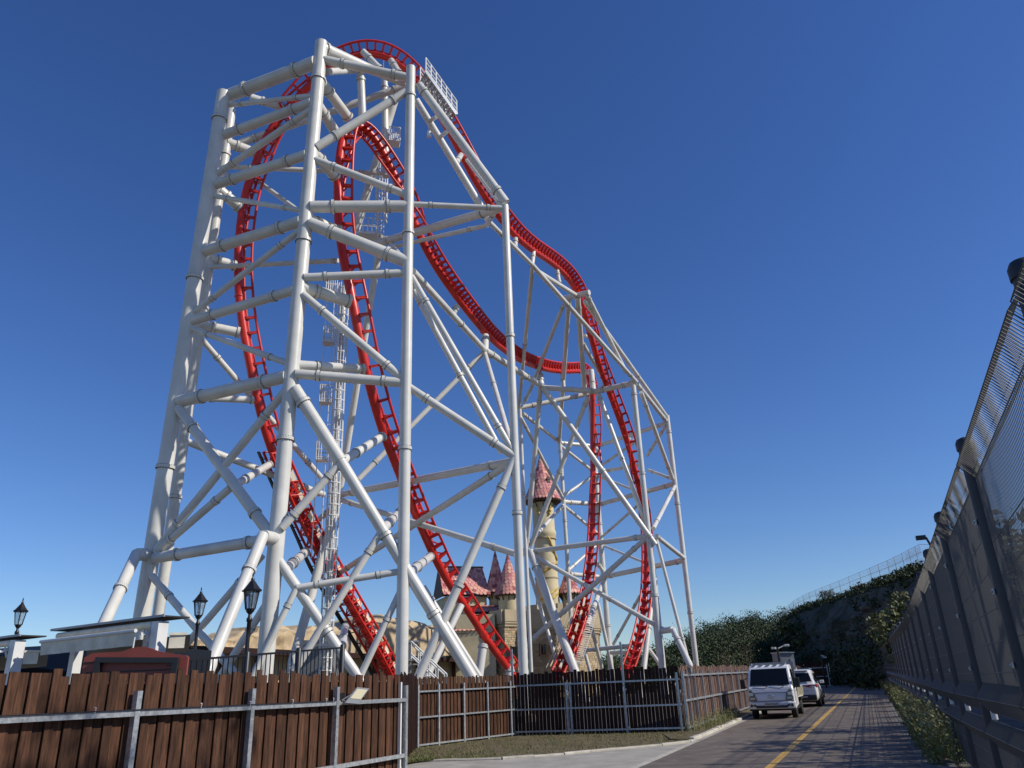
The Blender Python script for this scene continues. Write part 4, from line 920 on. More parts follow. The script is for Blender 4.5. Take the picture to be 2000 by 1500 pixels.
# lower skirt roofs
for (x0, x1, v0, vt, d0) in ((886, 962, 1236, 1203, DC-4.5), (922, 980, 1200, 1182, DC-2)):
    a, c = at_d(x0, v0, d0), at_d(x1, v0, d0); z = (a.z+c.z)/2; a.z = c.z = z
    ta, tb = at_d(x0+10, vt, d0+2.5), at_d(x1-4, vt, d0+2.5); z2 = (ta.z+tb.z)/2; ta.z = tb.z = z2; slope_roof(castle, a, c, ta, tb, name='skirt_roof')
p, q = at_d(886, 1240, DC-3), at_d(962, 1240, DC-3); b = MB(); c = (p+q)/2; b.box(V((c.x, c.y, p.z/2+1.0)), RT.normalized(), vdir, Z, (q-p).length, 3., p.z+2); add('lower_wall', b, M['plaster'], castle)

# ================================================================ rockwork building in front of the castle
DR = 78.
RO = at_d(760, 1280, DR).dot(N)
def dr(x): r = ray(x, 1280); k = math.hypot(r.x, r.y); return RO/(r.dot(N)/k)
rk = thing('rockwork_building', 'tan themed building with a rugged rock parapet above cream walls', 'building', at_d(760, 1290, DR).xy.to_3d())
tops = [(300, 1268), (330, 1262), (380, 1256), (440, 1250), (500, 1238), (530, 1232), (545, 1229), (575, 1232), (600, 1231), (640, 1228), (690, 1222), (720, 1212), (745, 1207), (770, 1212), (800, 1217), (830, 1222), (850, 1226), (880, 1233), (915, 1240), (940, 1250), (965, 1262), (1000, 1275)]
def hsh(a, b_): return math.sin(a*12.9898 + b_*78.233)*43758.5453 % 1
def nz2(x, y):
    xi, yi = math.floor(x), math.floor(y); fx, fy = x-xi, y-yi; fx = fx*fx*(3-2*fx); fy = fy*fy*(3-2*fy)
    return (hsh(xi, yi)*(1-fx)+hsh(xi+1, yi)*fx)*(1-fy) + (hsh(xi, yi+1)*(1-fx)+hsh(xi+1, yi+1)*fx)*fy
b = MB(); grid = []
for i in range(241):
    x = 300 + 700*i/240; j = max(k for k in range(len(tops)) if tops[k][0] <= x); j = min(j, len(tops)-2)
    f = (x-tops[j][0])/(tops[j+1][0]-tops[j][0]); yt = tops[j][1] + (tops[j+1][1]-tops[j][1])*f
    DRx = dr(x); pt_ = at_d(x, yt, DRx); pb = sz(1281, x, DRx); rowv = []
    for k in range(15):
        g_ = k/14; z = pb + (pt_.z + .5*nz2(i*.35, 3)-pb)*g_
        o = .5*nz2(i*.05, g_*3) + .22*nz2(i*.25, g_*3+5) + .12*nz2(i*.9, g_*3)
        rowv.append(V((pt_.x, pt_.y, z)) + N*(o - (1.0*g_**3 if g_ > .8 else 0)))
    rowv.append(rowv[-1] - N*3); grid.append(rowv)
for i in range(240):
    for k in range(15): b.quad(grid[i][k], grid[i+1][k], grid[i+1][k+1], grid[i][k+1], True)
add('rock_parapet', b, M['tan'], rk)
b = MB(); p, q = at_d(300, 1281, dr(300)), at_d(985, 1281, dr(985)); e = (q-p); e.z = 0; L = e.length; e.normalize(); nn = e.cross(Z); nn = nn if nn.dot(N) > 0 else -nn; zz = sz(1281, 740, dr(740))
b.box(V(((p.x+q.x)/2, (p.y+q.y)/2, zz/2)) - nn*1, e, nn, Z, L, 1.6, zz+.3); add('wall', b, M['tanp'], rk)
b = MB(); c = V(((p.x+q.x)/2, (p.y+q.y)/2, zz-.2)); b.box(c + nn*.9, e, nn, Z, L, 2.2, .22); add('eave', b, M['brown'], rk)
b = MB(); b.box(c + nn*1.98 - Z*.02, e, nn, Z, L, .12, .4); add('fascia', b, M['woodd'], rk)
for k in range(14):
    b = MB(); b.bar(p + e*(L*(k+.5)/14) + nn*.05 + Z*(-p.z), p + e*(L*(k+.5)/14) + nn*.05 + Z*(zz-p.z-.2), .3, .3, e); add('timber_post', b, M['brown'], rk)
# grey machine cabinets and a small white handrail stair under the track
cb = thing('equipment_cabinet', 'grey equipment cabinets under the launch track beside the handrail', 'cabinet', at_d(640, 1290, 56).xy.to_3d())
for x, v, w_, d in ((608, 1250, 1.6, 56), (640, 1240, 1.2, 57), (620, 1262, 2.0, 55)):
    p = at_d(x, v, d); b = MB(); b.bx(p.x-w_/2, p.x+w_/2, p.y, p.y+1.2, 0, p.z); add('cabinet_box', b, M['cabinet'], cb)
st = thing('service_stair', 'small white service stair with handrail under the second track', 'stair', at_d(815, 1300, 50).xy.to_3d())
a, c = at_d(800, 1255, 50), at_d(868, 1318, 50); b = MB()
for z in (0, -.7): b.tube(a + Z*z, c + Z*z, .05, 8); b.tube(a + Z*z + vdir*1, c + Z*z + vdir*1, .05, 8)
for k in range(5): e_ = a.lerp(c, k/4); b.tube(e_, e_ - Z*1., .04, 8); b.tube(e_ + vdir, e_ + vdir - Z*1., .04, 8)
add('handrail', b, M['wpost'], st)
b = MB(); p = at_d(798, 1290, 50); b.bx(p.x-.15, p.x+.15, p.y-.15, p.y+.15, 0, a.z-.1); b.tube(V((p.x-.5, p.y, a.z)), V((p.x+.6, p.y, a.z)), .12, 10); add('support_post', b, M['cabinet'], st)
for k in range(9): e_ = a.lerp(c, k/8) - Z*1.05 + vdir*.5; b = MB(); b.box(e_, vdir, Z.cross(vdir), Z, 1., .3, .05); add('tread', b, M['galv'], st)

# ================================================================ wooded hill, cliff and its fence
sky_pts = [(1180, 1290, 150), (1240, 1285, 150), (1290, 1275, 150), (1340, 1242, 160), (1365, 1224, 165), (1400, 1208, 170), (1440, 1200, 178), (1480, 1193, 185), (1530, 1186, 190), (1580, 1186, 195), (1640, 1190, 200)]
hb = MB(); cr = []
for x, v, d in sky_pts:
    p = at_d(x, v+38, d); b0_ = at_d(x, 1300, d*.62); b0_.z = .2; cr.append((b0_, p))
for (a, p), (c, q) in zip(cr[:-1], cr[1:]):
    for k in range(8):
        f0, f1 = k/8, (k+1)/8; hb.quad(a.lerp(p, f0), c.lerp(q, f0), c.lerp(q, f1), a.lerp(p, f1), True)
    back0, back1 = p + V((0, 120, -4)), q + V((0, 120, -4)); hb.quad(p, q, back1, back0, True)
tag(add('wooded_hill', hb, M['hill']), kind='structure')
def leaf_quad(b, c, s, nrm=None):
    d = V((rnd.gauss(0, 1), rnd.gauss(0, 1), rnd.gauss(0, 1) + .6)).normalized(); a = d.orthogonal().normalized(); a = Quaternion(d, rnd.uniform(0, 6.28)) @ a; e = d.cross(a)
    b.quad(c - a*s, c - e*s*.6, c + a*s, c + e*s*.6)
def crown(b, c, rx, rz, cnt, s, lumps=6):
    L = [(V((rnd.uniform(-.55, .55)*rx, rnd.uniform(-.55, .55)*rx, rnd.uniform(-.4, .7)*rz)), rnd.uniform(.35, .6)) for _ in range(lumps)]
    for _ in range(cnt):
        o, r_ = rnd.choice(L); d = V((rnd.gauss(0, 1), rnd.gauss(0, 1), rnd.gauss(0, 1))).normalized()*rnd.uniform(.55, 1.05)*r_
        leaf_quad(b, c + o + V((d.x*rx, d.y*rx, d.z*rz)), s*rnd.uniform(.6, 1.3))
b = MB()
for i in range(520):
    k = rnd.randrange(len(cr)-1); f = rnd.random(); g_ = rnd.random()**.8
    a = cr[k][0].lerp(cr[k+1][0], f); p = cr[k][1].lerp(cr[k+1][1], f); c = a.lerp(p, g_)
    r_ = rnd.uniform(1.5, 2.9); crown(b, c + Z*rnd.uniform(.8, 2.6), r_, r_*rnd.uniform(.7, 1.25), 300, .15, 9)
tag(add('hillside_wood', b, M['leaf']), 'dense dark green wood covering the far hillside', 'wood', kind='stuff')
# cliff
ct = [(1806, 1106, 75), (1775, 1118, 82), (1740, 1131, 90), (1700, 1144, 99), (1650, 1161, 111), (1610, 1174, 121), (1580, 1184, 129), (1555, 1196, 136), (1538, 1210, 141), (1528, 1222, 146), (1520, 1240, 152)]
tp = [at_d(*q) for q in ct]
tp = [W(6, 13, 5.), W(14, 12.5, 6.2), W(30, 13.5, 7.6), W(45, 12.5, 7.4), W(56, 9.5, 6.6)] + tp[:]
b = MB(); rows = []; DIV = 14; fine = []
for a, c in zip(tp[:-1], tp[1:]):
    for k in range(DIV): fine.append(a.lerp(c, k/DIV))
fine.append(tp[-1])
for i, p in enumerate(fine):
    dn = (fine[min(i+1, len(fine)-1)] - fine[max(i-1, 0)]); dn.z = 0; dn.normalize(); out = Z.cross(dn); out = out if out.dot(V((0, -1, 0)) - N) > 0 else -out
    rv = []
    for k in range(33):
        f = k/32; z = .2 + (p.z-.2)*(1-f); bul = 1.3*nz2(i*.13, f*6) + .9*abs(nz2(i*.33, f*13+9)-.5)*2 + .55*nz2(i*.7, f*25) + .35*nz2(i*1.9, f*40)
        rv.append(V((p.x, p.y, z)) + out*((f**1.6)*4.5 + bul*min(1, f*4+.15)))
    rows.append(([p - out*30 + Z*2.0, p - out*4 + Z*.5] + rv))
for r_a, r_c in zip(rows[:-1], rows[1:]):
    for k in range(34): b.quad(r_a[k], r_c[k], r_c[k+1], r_a[k+1], (k*7+int(r_a[k].x*9)) % 3 > 0)
tag(add('cliff', b, M['rock']), kind='structure')
b = MB()
for i, r_ in enumerate(rows):
    for _ in range(7):
        c = r_[2] + V((rnd.uniform(-1, 1), rnd.uniform(-1, 1), rnd.uniform(-.7, .15))); crown(b, c, .7, .35, 18, .13, 2)
    if i > 40 and rnd.random() < .55:
        c = r_[rnd.choice((26, 28, 30, 32, 33, 33))]; rr = rnd.uniform(1., 2.4); crown(b, c + Z*rr*.4, rr, rr, 220, .17)
    if 40 < i and rnd.random() < .25: c = r_[rnd.choice((8, 12, 18))]; crown(b, c, 1.1, 1.3, 110, .15, 3)
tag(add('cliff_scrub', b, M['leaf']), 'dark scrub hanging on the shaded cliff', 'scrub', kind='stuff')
cf = thing('cliff_fence', 'thin wire fence along the top of the cliff', 'fence', tp[3])
for i in range(68, len(fine), 6):
    b = MB(); b.tube(fine[i] - Z*.3, fine[i] + Z*1.9, .035, 6); add('post', b, M['galv'], cf)
b = MB()
for z in (1.85, 1.2, .5):
    for a, c in zip(fine[68:-1], fine[69:]): b.tube(a + Z*z, c + Z*z, .018, 5, caps=False)
add('wire', b, M['galv'], cf)
b = MB()
for a, c in zip(fine[68:-1], fine[69:]):
    L = (c-a).length; n_ = max(2, int(L/.5))
    for k in range(n_): p = a.lerp(c, k/n_); q = a.lerp(c, (k+1)/n_); b.tube(p, q + Z*1.8, .006, 3, caps=False); b.tube(q, p + Z*1.8, .006, 3, caps=False)
add('wire_mesh', b, M['galv'], cf)
# single trees that can be told apart
def tree(name, label, base, h, r_, cnt, leafs, M_, trunk_r=.12, bare=False, group=None):
    t = thing(name, label, 'tree', base, group); b = MB(); top = base + Z*h*.72
    b.sweep([base - Z*.2, base + Z*h*.3 + V((.1, .05, 0)), top], [trunk_r*1.3, trunk_r, trunk_r*.4], 8)
    tips = []
    for k in range(9 if bare else 7):
        a = 2.4*k; s = base + Z*h*(.25 + .06*k); e = s + V((math.cos(a), math.sin(a), 1.1 if bare else .6))*r_*(.75 if not bare else .6); b.sweep([s, s.lerp(e, .5) + Z*.1, e], [trunk_r*.5, trunk_r*.35, trunk_r*.12], 6); tips.append(e)
        if bare:
            for j in range(4): e2 = e + V((rnd.uniform(-1, 1), rnd.uniform(-1, 1), rnd.uniform(.4, 1.4)))*r_*.35; b.tube(s.lerp(e, .6), e2, trunk_r*.15, 4, trunk_r*.05)
    add('trunk', b, M['bark'], t); b = MB()
    for e in tips + [top]: crown(b, e, r_*.62, r_*.5, cnt//8, leafs, 4)
    if cnt: add('crown', b, M_, t)
    return t
p = at_d(1418, 1300, 95); tree('bare_shrub', 'pale bare branched shrub beside the fence below the wood', V((p.x, p.y, .8)), 4.2, 1.6, 60, .12, M['leaf2'], .07, True)
p = at_d(1462, 1300, 98); tree('bare_shrub', 'taller bare branched shrub behind the fence near the cabinet', V((p.x, p.y, .8)), 5.0, 1.8, 60, .12, M['leaf2'], .08, True)
p = at_d(1590, 1300, 118); tree('bare_shrub', 'dead forked stems by the cameras at the fence end', V((p.x, p.y, 1.)), 3.2, 1.0, 0, .1, M['leaf2'], .07, True)
p = at_d(1432, 1290, 120); tree('yellowing_tree', 'yellowing bush at the foot of the wooded hill', V((p.x, p.y, 1.)), 4.5, 2.2, 900, .2, M['leaf2'])
p = at_d(1553, 1250, 128); tree('yellowing_tree', 'yellow green tree where the wood meets the cliff', V((p.x, p.y, 1.)), 9.5, 3.6, 1500, .28, M['leaf2'])
p = at_d(1615, 1165, 122); tree('small_tree', 'small green tree on the cliff edge by the wire fence', V((p.x, p.y, at_d(1615, 1176, 122).z-.3)), 2.0, 1.0, 500, .14, M['leaf2'])
for t, o, h, r_, lb in ((44, 2.6, 5.2, 1.8, 'leafy green tree leaning over the far part of the mesh fence'), (50, 3.0, 6.0, 2.1, 'green tree at the foot of the cliff behind the mesh fence')):
    tree('roadside_tree', lb, WG(t, o), h, r_, 2200, .13, M['leaf2'])
# trees on the bank behind the mesh fence: they throw the broken shade on the road and the near fence
for t, o, h, r_, cn, lb in ((11.3, 9.0, 19.5, 2.8, 2200, 'tall tree on the bank by the near end of the mesh fence'), (17.5, 6.6, 6.4, 2.0, 1100, 'low spreading tree behind the mesh fence'), (21.5, 4.6, 5.6, 2.2, 1300, 'yellowing tree behind the mesh fence'), (26.5, 5.4, 6.0, 2.2, 1300, 'yellow leaved tree seen through the mesh fence')):
    tree('bank_tree', lb, WG(t, o), h, r_, cn, .13, M['leaf2'], .14)
# ================================================================ left: awnings, lamps, sign, railing, bus
def lamp_proto():
    r = thing('street_lamp', 'x', 'street lamp', (0, 0, 0), 'black lantern street lamps')
    b = MB(); b.lathe([(.12, 0), (.12, .25), (.075, .35), (.062, 2.9), (.06, 3.3), (.085, 3.32), (.085, 3.4), (.05, 3.44), (.045, 3.55)], seg=14); add('post', b, M['black'], r, True)
    b = MB(); b.lathe([(.03, 3.5), (.12, 3.6), (.15, 3.68)], seg=6, smooth=False)
    for k in range(6):
        a = math.pi/3*k; p = V((.145*math.cos(a), .145*math.sin(a), 3.66)); q = V((.235*math.cos(a), .235*math.sin(a), 4.2)); b.bar(p, q, .024, .024)
    add('lantern_frame', b, M['black'], r, True)
    for k in range(6):
        a0, a1 = math.pi/3*k, math.pi/3*(k+1); P = lambda a, rr, z: V((rr*math.cos(a), rr*math.sin(a), z))
        b = MB(); pts = [P(a0, .136, 3.67), P(a1, .136, 3.67), P(a1, .226, 4.19), P(a0, .226, 4.19)]; c = V((math.cos((a0+a1)/2), math.sin((a0+a1)/2), 0))
        b.extrude(pts, -c*.004); add('glass_pane', b, M['lglass'], r, True)
    b = MB(); b.tube((0, 0, 3.7), (0, 0, 4.1), .04, 10); add('bulb', b, M['bulb'], r, True)
    b = MB(); b.lathe([(.3, 4.18), (.31, 4.22), (.25, 4.26), (.17, 4.36), (.1, 4.46), (.06, 4.5)], seg=6, smooth=False); b.lathe([(.05, 4.48), (.06, 4.55), (.02, 4.6), (.03, 4.66), (.005, 4.76)], seg=8); add('lantern_roof', b, M['black'], r, True)
    return r
lp = lamp_proto()
for i, (x, vt, vr, lb) in enumerate(((495, 1117, 1145, 'black lantern lamp post in front of the outrigger leg of the tower'), (394, 1146, 1165, 'black lantern lamp post between the awning and the white tower legs'), (46, 1167, 1182, 'black lantern lamp post rising behind the shorter awning'))):
    o = lp if i == 0 else clone_tree(lp); wpx = (38, 28.5, 24.5)[i]
    d = .62/wpx*F*1.02; p = at_d(x, vt, d/ math.cos(PITCH)*.93); o.location = (p.x, p.y, p.z - 4.76); o['label'] = lb
    b0_ = o.location
    WM[o.name] = Matrix.Translation(b0_)
    if p.z - 4.76 > .05:                          # stands on a raised planter block
        bb = MB(); bb.bx(p.x-.3, p.x+.3, p.y-.3, p.y+.3, -.05, p.z-4.76); tag(add('lamp_plinth', bb, M['concrete']), 'concrete plinth under the lamp post ' + ('before the outrigger leg', 'between the awning and the tower', 'behind the shorter awning')[i], 'plinth')
def awning(name, label, R0, L0, drop, posts, side_piece=True):
    a, c = R0, L0; d = (c-a); d.z = 0; L = d.length; d.normalize(); nn = d.cross(Z); nn = nn if nn.dot(CAM-a) > 0 else -nn
    t = thing(name, label, 'awning', V((a.x, a.y, 0)), 'roller awnings behind the near fence'); z = a.z
    b = MB(); b.box(a + d*(L/2) + nn*.1, d, nn, Z, L+.3, .6, .03); add('roof_sheet', b, M['roofd'], t)
    b = MB(); b.box(a + d*(L/2) + nn*.41 + Z*.01, d, nn, Z, L+.3, .03, .05); add('roof_edge', b, M['roofe'], t)
    b = MB(); p = a + nn*.34 - Z*.14; b.tube(p + d*.3, p + d*(L-.1), .075, 14); add('fabric_roll', b, M['awn'], t)
    b = MB(); p = a + nn*.62 - Z*.26; b.tube(p + d*.45, p + d*(L+.1), .04, 10); add('front_bar', b, M['wpost'], t)
    b = MB(); n_ = 40
    for k in range(n_):
        s0, s1 = .46 + (L-.38)*k/n_, .46 + (L-.38)*(k+1)/n_; w0, w1 = .02*math.sin(s0*9)+.012*math.sin(s0*23), .02*math.sin(s1*9)+.012*math.sin(s1*23)
        b.quad(p + d*s0 - Z*.03, p + d*s1 - Z*.03, p + d*s1 + nn*w1 - Z*drop, p + d*s0 + nn*w0 - Z*drop, True)
    add('valance', b, M['awn'], t)
    b = MB(); p2 = a - nn*.45 - Z*.32; b.quad(p2 + d*.1, p2 + d*L, p2 + d*L - Z*(drop+.05), p2 + d*.1 - Z*(drop+.05)); add('rear_valance', b, M['awnd'], t)
    for s, w_ in posts:
        b = MB(); c_ = a + d*s + nn*(.3 if s < .5 else 0); b.box(V((c_.x, c_.y, z/2-.04)), d, nn, Z, w_, w_, z-.1); add('post', b, M['wpost'], t)
    for s in (.3, L-.15):
        b = MB(); c_ = a + d*s + nn*.3 - Z*.22; b.box(c_, d, nn, Z, .05, .22, .2); b.bar(c_ - Z*.05, c_ + nn*.3 - Z*.12, .05, .05); b.tube(c_ + nn*.18 - Z*.02, c_ + nn*.1 - Z*.25, .025, 6); b.sweep([c_ + V((0, 0, .02)) + nn*(.12*math.cos(q)) + Z*(.12*math.sin(q)-.05) for q in [k*.5 for k in range(8)]], .016, 5); add('roller_bracket', b, M['wpost'], t)
    b = MB(); c_ = a + d*.36 + nn*.68 - Z*.4; b.tube(c_, c_ - Z*1.6 + d*.12, .018, 6); add('crank_rod', b, M['wpost'], t)
    b = MB(); c_ = a - d*.22 - Z*.36; b.quad(c_ + nn*.28, c_ - d*.2 + nn*.05, c_ - d*.2 + nn*.05 - Z*.28, c_ + nn*.28 - Z*.28); b.bar(c_ + nn*.3, c_ - d*.22 + nn*.03, .05, .05); add('side_valance', b, M['awn'], t)
    return t
R0 = at_d(346, 1206, 18.5); L0 = at_z(140, 1232, R0.z)
awning('roller_awning', 'long beige roller awning on white posts behind the red sign board', R0, L0, .3, ((.12, .24), (.9, .16), (3.6, .2)))
R1 = at_d(68, 1243, 22.5); L1_ = at_z(-160, 1272, R1.z)
awning('roller_awning', 'shorter beige roller awning on a white post beside the dark bus', R1, L1_, .3, ((.12, .24), (2.2, .14)))
# red sign board
DS = 16.2
sg = thing('sign_board', 'back of a dark red wooden sign with arched top and black frame', 'sign', at_d(260, 1320, DS).xy.to_3d())
A, Bq = at_d(158, 1312, DS+.35), at_d(362, 1330, DS-.45); e = (Bq-A); e.z = 0; L = e.length; e.normalize(); nn = e.cross(Z); nn = nn if nn.dot(CAM-A) > 0 else -nn
zt = at_d(180, 1276, DS+.3).z; zs = at_d(166, 1284, DS+.3).z; za = at_d(272, 1273, DS-.0).z
bse = V((A.x, A.y, 0)); out = [(0, .3), (L, .3), (L, zs-.06), (L*.975, zt-.1), (L*.76, zt-.03), (L*.68, zt+.01)] + [(L*(.68-.3*k/12), zt+.02+(.06)*math.sin(math.pi*(k)/12)) for k in range(1, 12)] + [(L*.36, zt+.01), (L*.08, zt), (0.02, zs)]
b = MB(); b.extrude([bse + e*x + Z*z for x, z in out], -nn*.06); add('board', b, M['sign'], sg)
for x, z, w_ in ((.1, zt-.16, .3), (L-.3, zt-.26, .3), (L*.5, zt-.33, L*.9)):
    b = MB(); b.box(bse + e*(x if w_ > 1 else x + .05) + nn*.004 + Z*z, e, nn, Z, w_ if w_ > 1 else .22, .012, .025); add('slot', b, M['blacks'], sg)
b = MB(); x0, x1, zf_ = L*.17, L*.9, zt - .12
b.bar(bse + e*x0 + nn*.05 + Z*.2, bse + e*x0 + nn*.05 + Z*zf_, .1, .09, e); b.bar(bse + e*x1 + nn*.05 + Z*.2, bse + e*x1 + nn*.05 + Z*(zf_-.06), .1, .09, e); b.bar(bse + e*(x0-.05) + nn*.052 + Z*zf_, bse + e*(x1+.05) + nn*.052 + Z*(zf_-.06), .1, .09); add('back_frame', b, M['charcoal'], sg)
# black railing
rl = thing('black_railing', 'black steel railing with round posts behind the near fence', 'railing', at_d(480, 1310, 21).xy.to_3d())
A, Bq = at_d(345, 1291, 19.0), at_d(669, 1265, 23.5); zt = A.z; Bq = at_z(669, 1265, max(zt, 2.2)) if False else Bq
d = Bq - A; L = d.length; d.normalize(); zb = -1.05
b = MB(); b.bar(A, Bq, .05, .05); add('top_rail', b, M['black'], rl); b = MB(); b.bar(A + Z*(zb+.1), Bq + Z*(zb+.1), .05, .05); add('bottom_rail', b, M['black'], rl)
for k in range(int(L/.16)):
    b = MB(); p = A + d*(.16*k+.1); b.bar(p, p + Z*(zb+.1), .022, .022); add('baluster', b, M['black'], rl)
for f in (0, .36, .68, 1.0):
    b = MB(); p = A + d*L*f; b.lathe([(.07, -p.z), (.07, .06), (.05, .09)], p, 14); add('post', b, M['charcoal'], rl)
# low dark plank deck line behind it
# dark bus behind the awnings
bs = thing('parked_bus', 'dark bus with a tinted windscreen and antenna behind the awnings', 'bus', at_d(80, 1320, 26).xy.to_3d())
p, q = at_d(-60, 1262, 27), at_d(158, 1262, 24.5); e = (q-p); e.z = 0; L = e.length; e.normalize(); nn = e.cross(Z); nn = nn if nn.dot(CAM-p) > 0 else -nn; zt = at_d(120, 1256, 25).z
o_ = V((p.x, p.y, 0)); b = MB(); prof = [(0, .4), (0, 1.4), (-.35, zt-.15), (-.55, zt), (-6, zt), (-6, .4)]
b.extrude([o_ + nn*y + Z*z for y, z in prof], e*L); add('body', b, M['busbody'], bs)
b = MB(); b.quad(o_ + e*.12 + nn*.012 + Z*1.42, o_ + e*(L-.12) + nn*.012 + Z*1.42, o_ + e*(L-.16) + nn*-.335 + Z*(zt-.2), o_ + e*.16 + nn*-.335 + Z*(zt-.2)); add('windscreen', b, M['glassd'], bs)
b = MB(); b.bar(o_ + e*L*.62 + nn*.04 + Z*1.45, o_ + e*L*.84 + nn*-.06 + Z*1.62, .03, .03); add('wiper', b, M['black'], bs)
b = MB(); b.tube(o_ + e*L*.9 + nn*-.6 + Z*zt, o_ + e*L*.88 + nn*-.6 + Z*(zt+.25), .012, 5); add('antenna', b, M['black'], bs)
for s in (.18, .82):
    for y in (-1.2, -5): b = MB(); c = o_ + e*L*s + nn*y + Z*.45; b.tube(c - e*.14, c + e*.14, .45, 18); add('wheel', b, M['tyre'], bs)

# ================================================================ vehicles (local: x right seen from the camera, y away, z up)
def veh(name, label, cat, t, off):
    p = WG(t, off); a = math.atan2(U.y, U.x) - math.pi/2
    r = thing(name, label, cat, p, None, a); r.rotation_euler = (0, 0, a); return r
def wheel(par, x, y, r, w_, side):
    b = MB(); b.lathe([(r*.62, -w_/2), (r*.93, -w_/2), (r, -w_*.3), (r, w_*.3), (r*.93, w_/2), (r*.62, w_/2)], seg=28); me = b.mesh('tyre', M['tyre'])
    m = Matrix.Translation((x, y, r)) @ Matrix.Rotation(math.pi/2, 4, 'Y'); o = put('wheel', me, par, local=m)
    b = MB(); b.lathe([(r*.63, -w_*.3), (r*.63, w_*.32), (r*.55, w_*.36)], seg=24)
    for k in range(6): a = k*math.pi/3; b.box((r*.32*math.cos(a), r*.32*math.sin(a), side*w_*.38), V((math.cos(a), math.sin(a), 0)), V((-math.sin(a), math.cos(a), 0)), Z, r*.6, r*.16, .03)
    b.lathe([(r*.16, -w_*.42), (r*.16, w_*.42)], seg=12); put('rim', b.mesh('rim', M['rim']), o, local=Matrix())
def skin(b, secs, closed=True):                  # loft of equal-length rings
    for s, t in zip(secs[:-1], secs[1:]):
        n_ = len(s)
        for k in range(n_ if closed else n_-1): b.quad(s[k], s[(k+1) % n_], t[(k+1) % n_], t[k])
def smooth_obj(o, bev=.03, seg=3, ang=35):
    me = o.data; bm = bmesh.new(); bm.from_mesh(me); bmesh.ops.remove_doubles(bm, verts=bm.verts, dist=.0008); bmesh.ops.recalc_face_normals(bm, faces=bm.faces); bm.to_mesh(me); bm.free()
    md = o.modifiers.new('bevel', 'BEVEL'); md.width = bev; md.segments = seg; md.limit_method = 'ANGLE'; md.angle_limit = math.radians(ang); md.harden_normals = False
    for p in me.polygons: p.use_smooth = True
    w_ = o.modifiers.new('wn', 'WEIGHTED_NORMAL'); w_.keep_sharp = False
K = .965
tr = veh('pickup_truck', 'white cab over pickup truck parked facing along the fence', 'truck', 32.4, -3.5)
hw = .87*K
def PV(x, y, z): return V((x*K, y*K, z*K))
# cab: side profile lofted across, narrower at roof
prof = [(.10, .36), (.02, .62), (.04, .98), (.16, 1.14), (.62, 1.86), (.78, 1.95), (1.72, 1.97), (1.82, 1.9), (1.86, .9), (1.86, .45), (.42, .36)]
def cabring(x, k): return [PV(x*(1 - max(0, (z-1.05))*.14*k), y, z) for y, z in prof]
b = MB(); rings = [cabring(-.87, 1), cabring(-.80, .9), cabring(0, 0), cabring(.80, .9), cabring(.87, 1)]
rings[0] = [v + V((0, .03, 0)) for v in rings[0]]; rings[-1] = [v + V((0, .03, 0)) for v in rings[-1]]
skin(b, rings); b.poly(list(reversed(rings[0]))); b.poly(rings[-1]); cabo = add('cab', b, M['car'], tr, True); smooth_obj(cabo, .06, 4)
def on_ws(x, f, d=.006): y = .16+.46*f; z = 1.14+.72*f; return PV(x*(1-max(0, z-1.05)*.14), y - d, z + d)
b = MB(); n_ = 8
for i in range(n_):
    x0, x1 = -.76+1.52*i/n_, -.76+1.52*(i+1)/n_
    for f0, f1 in ((.08, .5), (.5, .93)): b.quad(on_ws(x0, f0, .012), on_ws(x1, f0, .012), on_ws(x1, f1, .012), on_ws(x0, f1, .012), True)
add('windscreen', b, M['glassd'], tr, True)
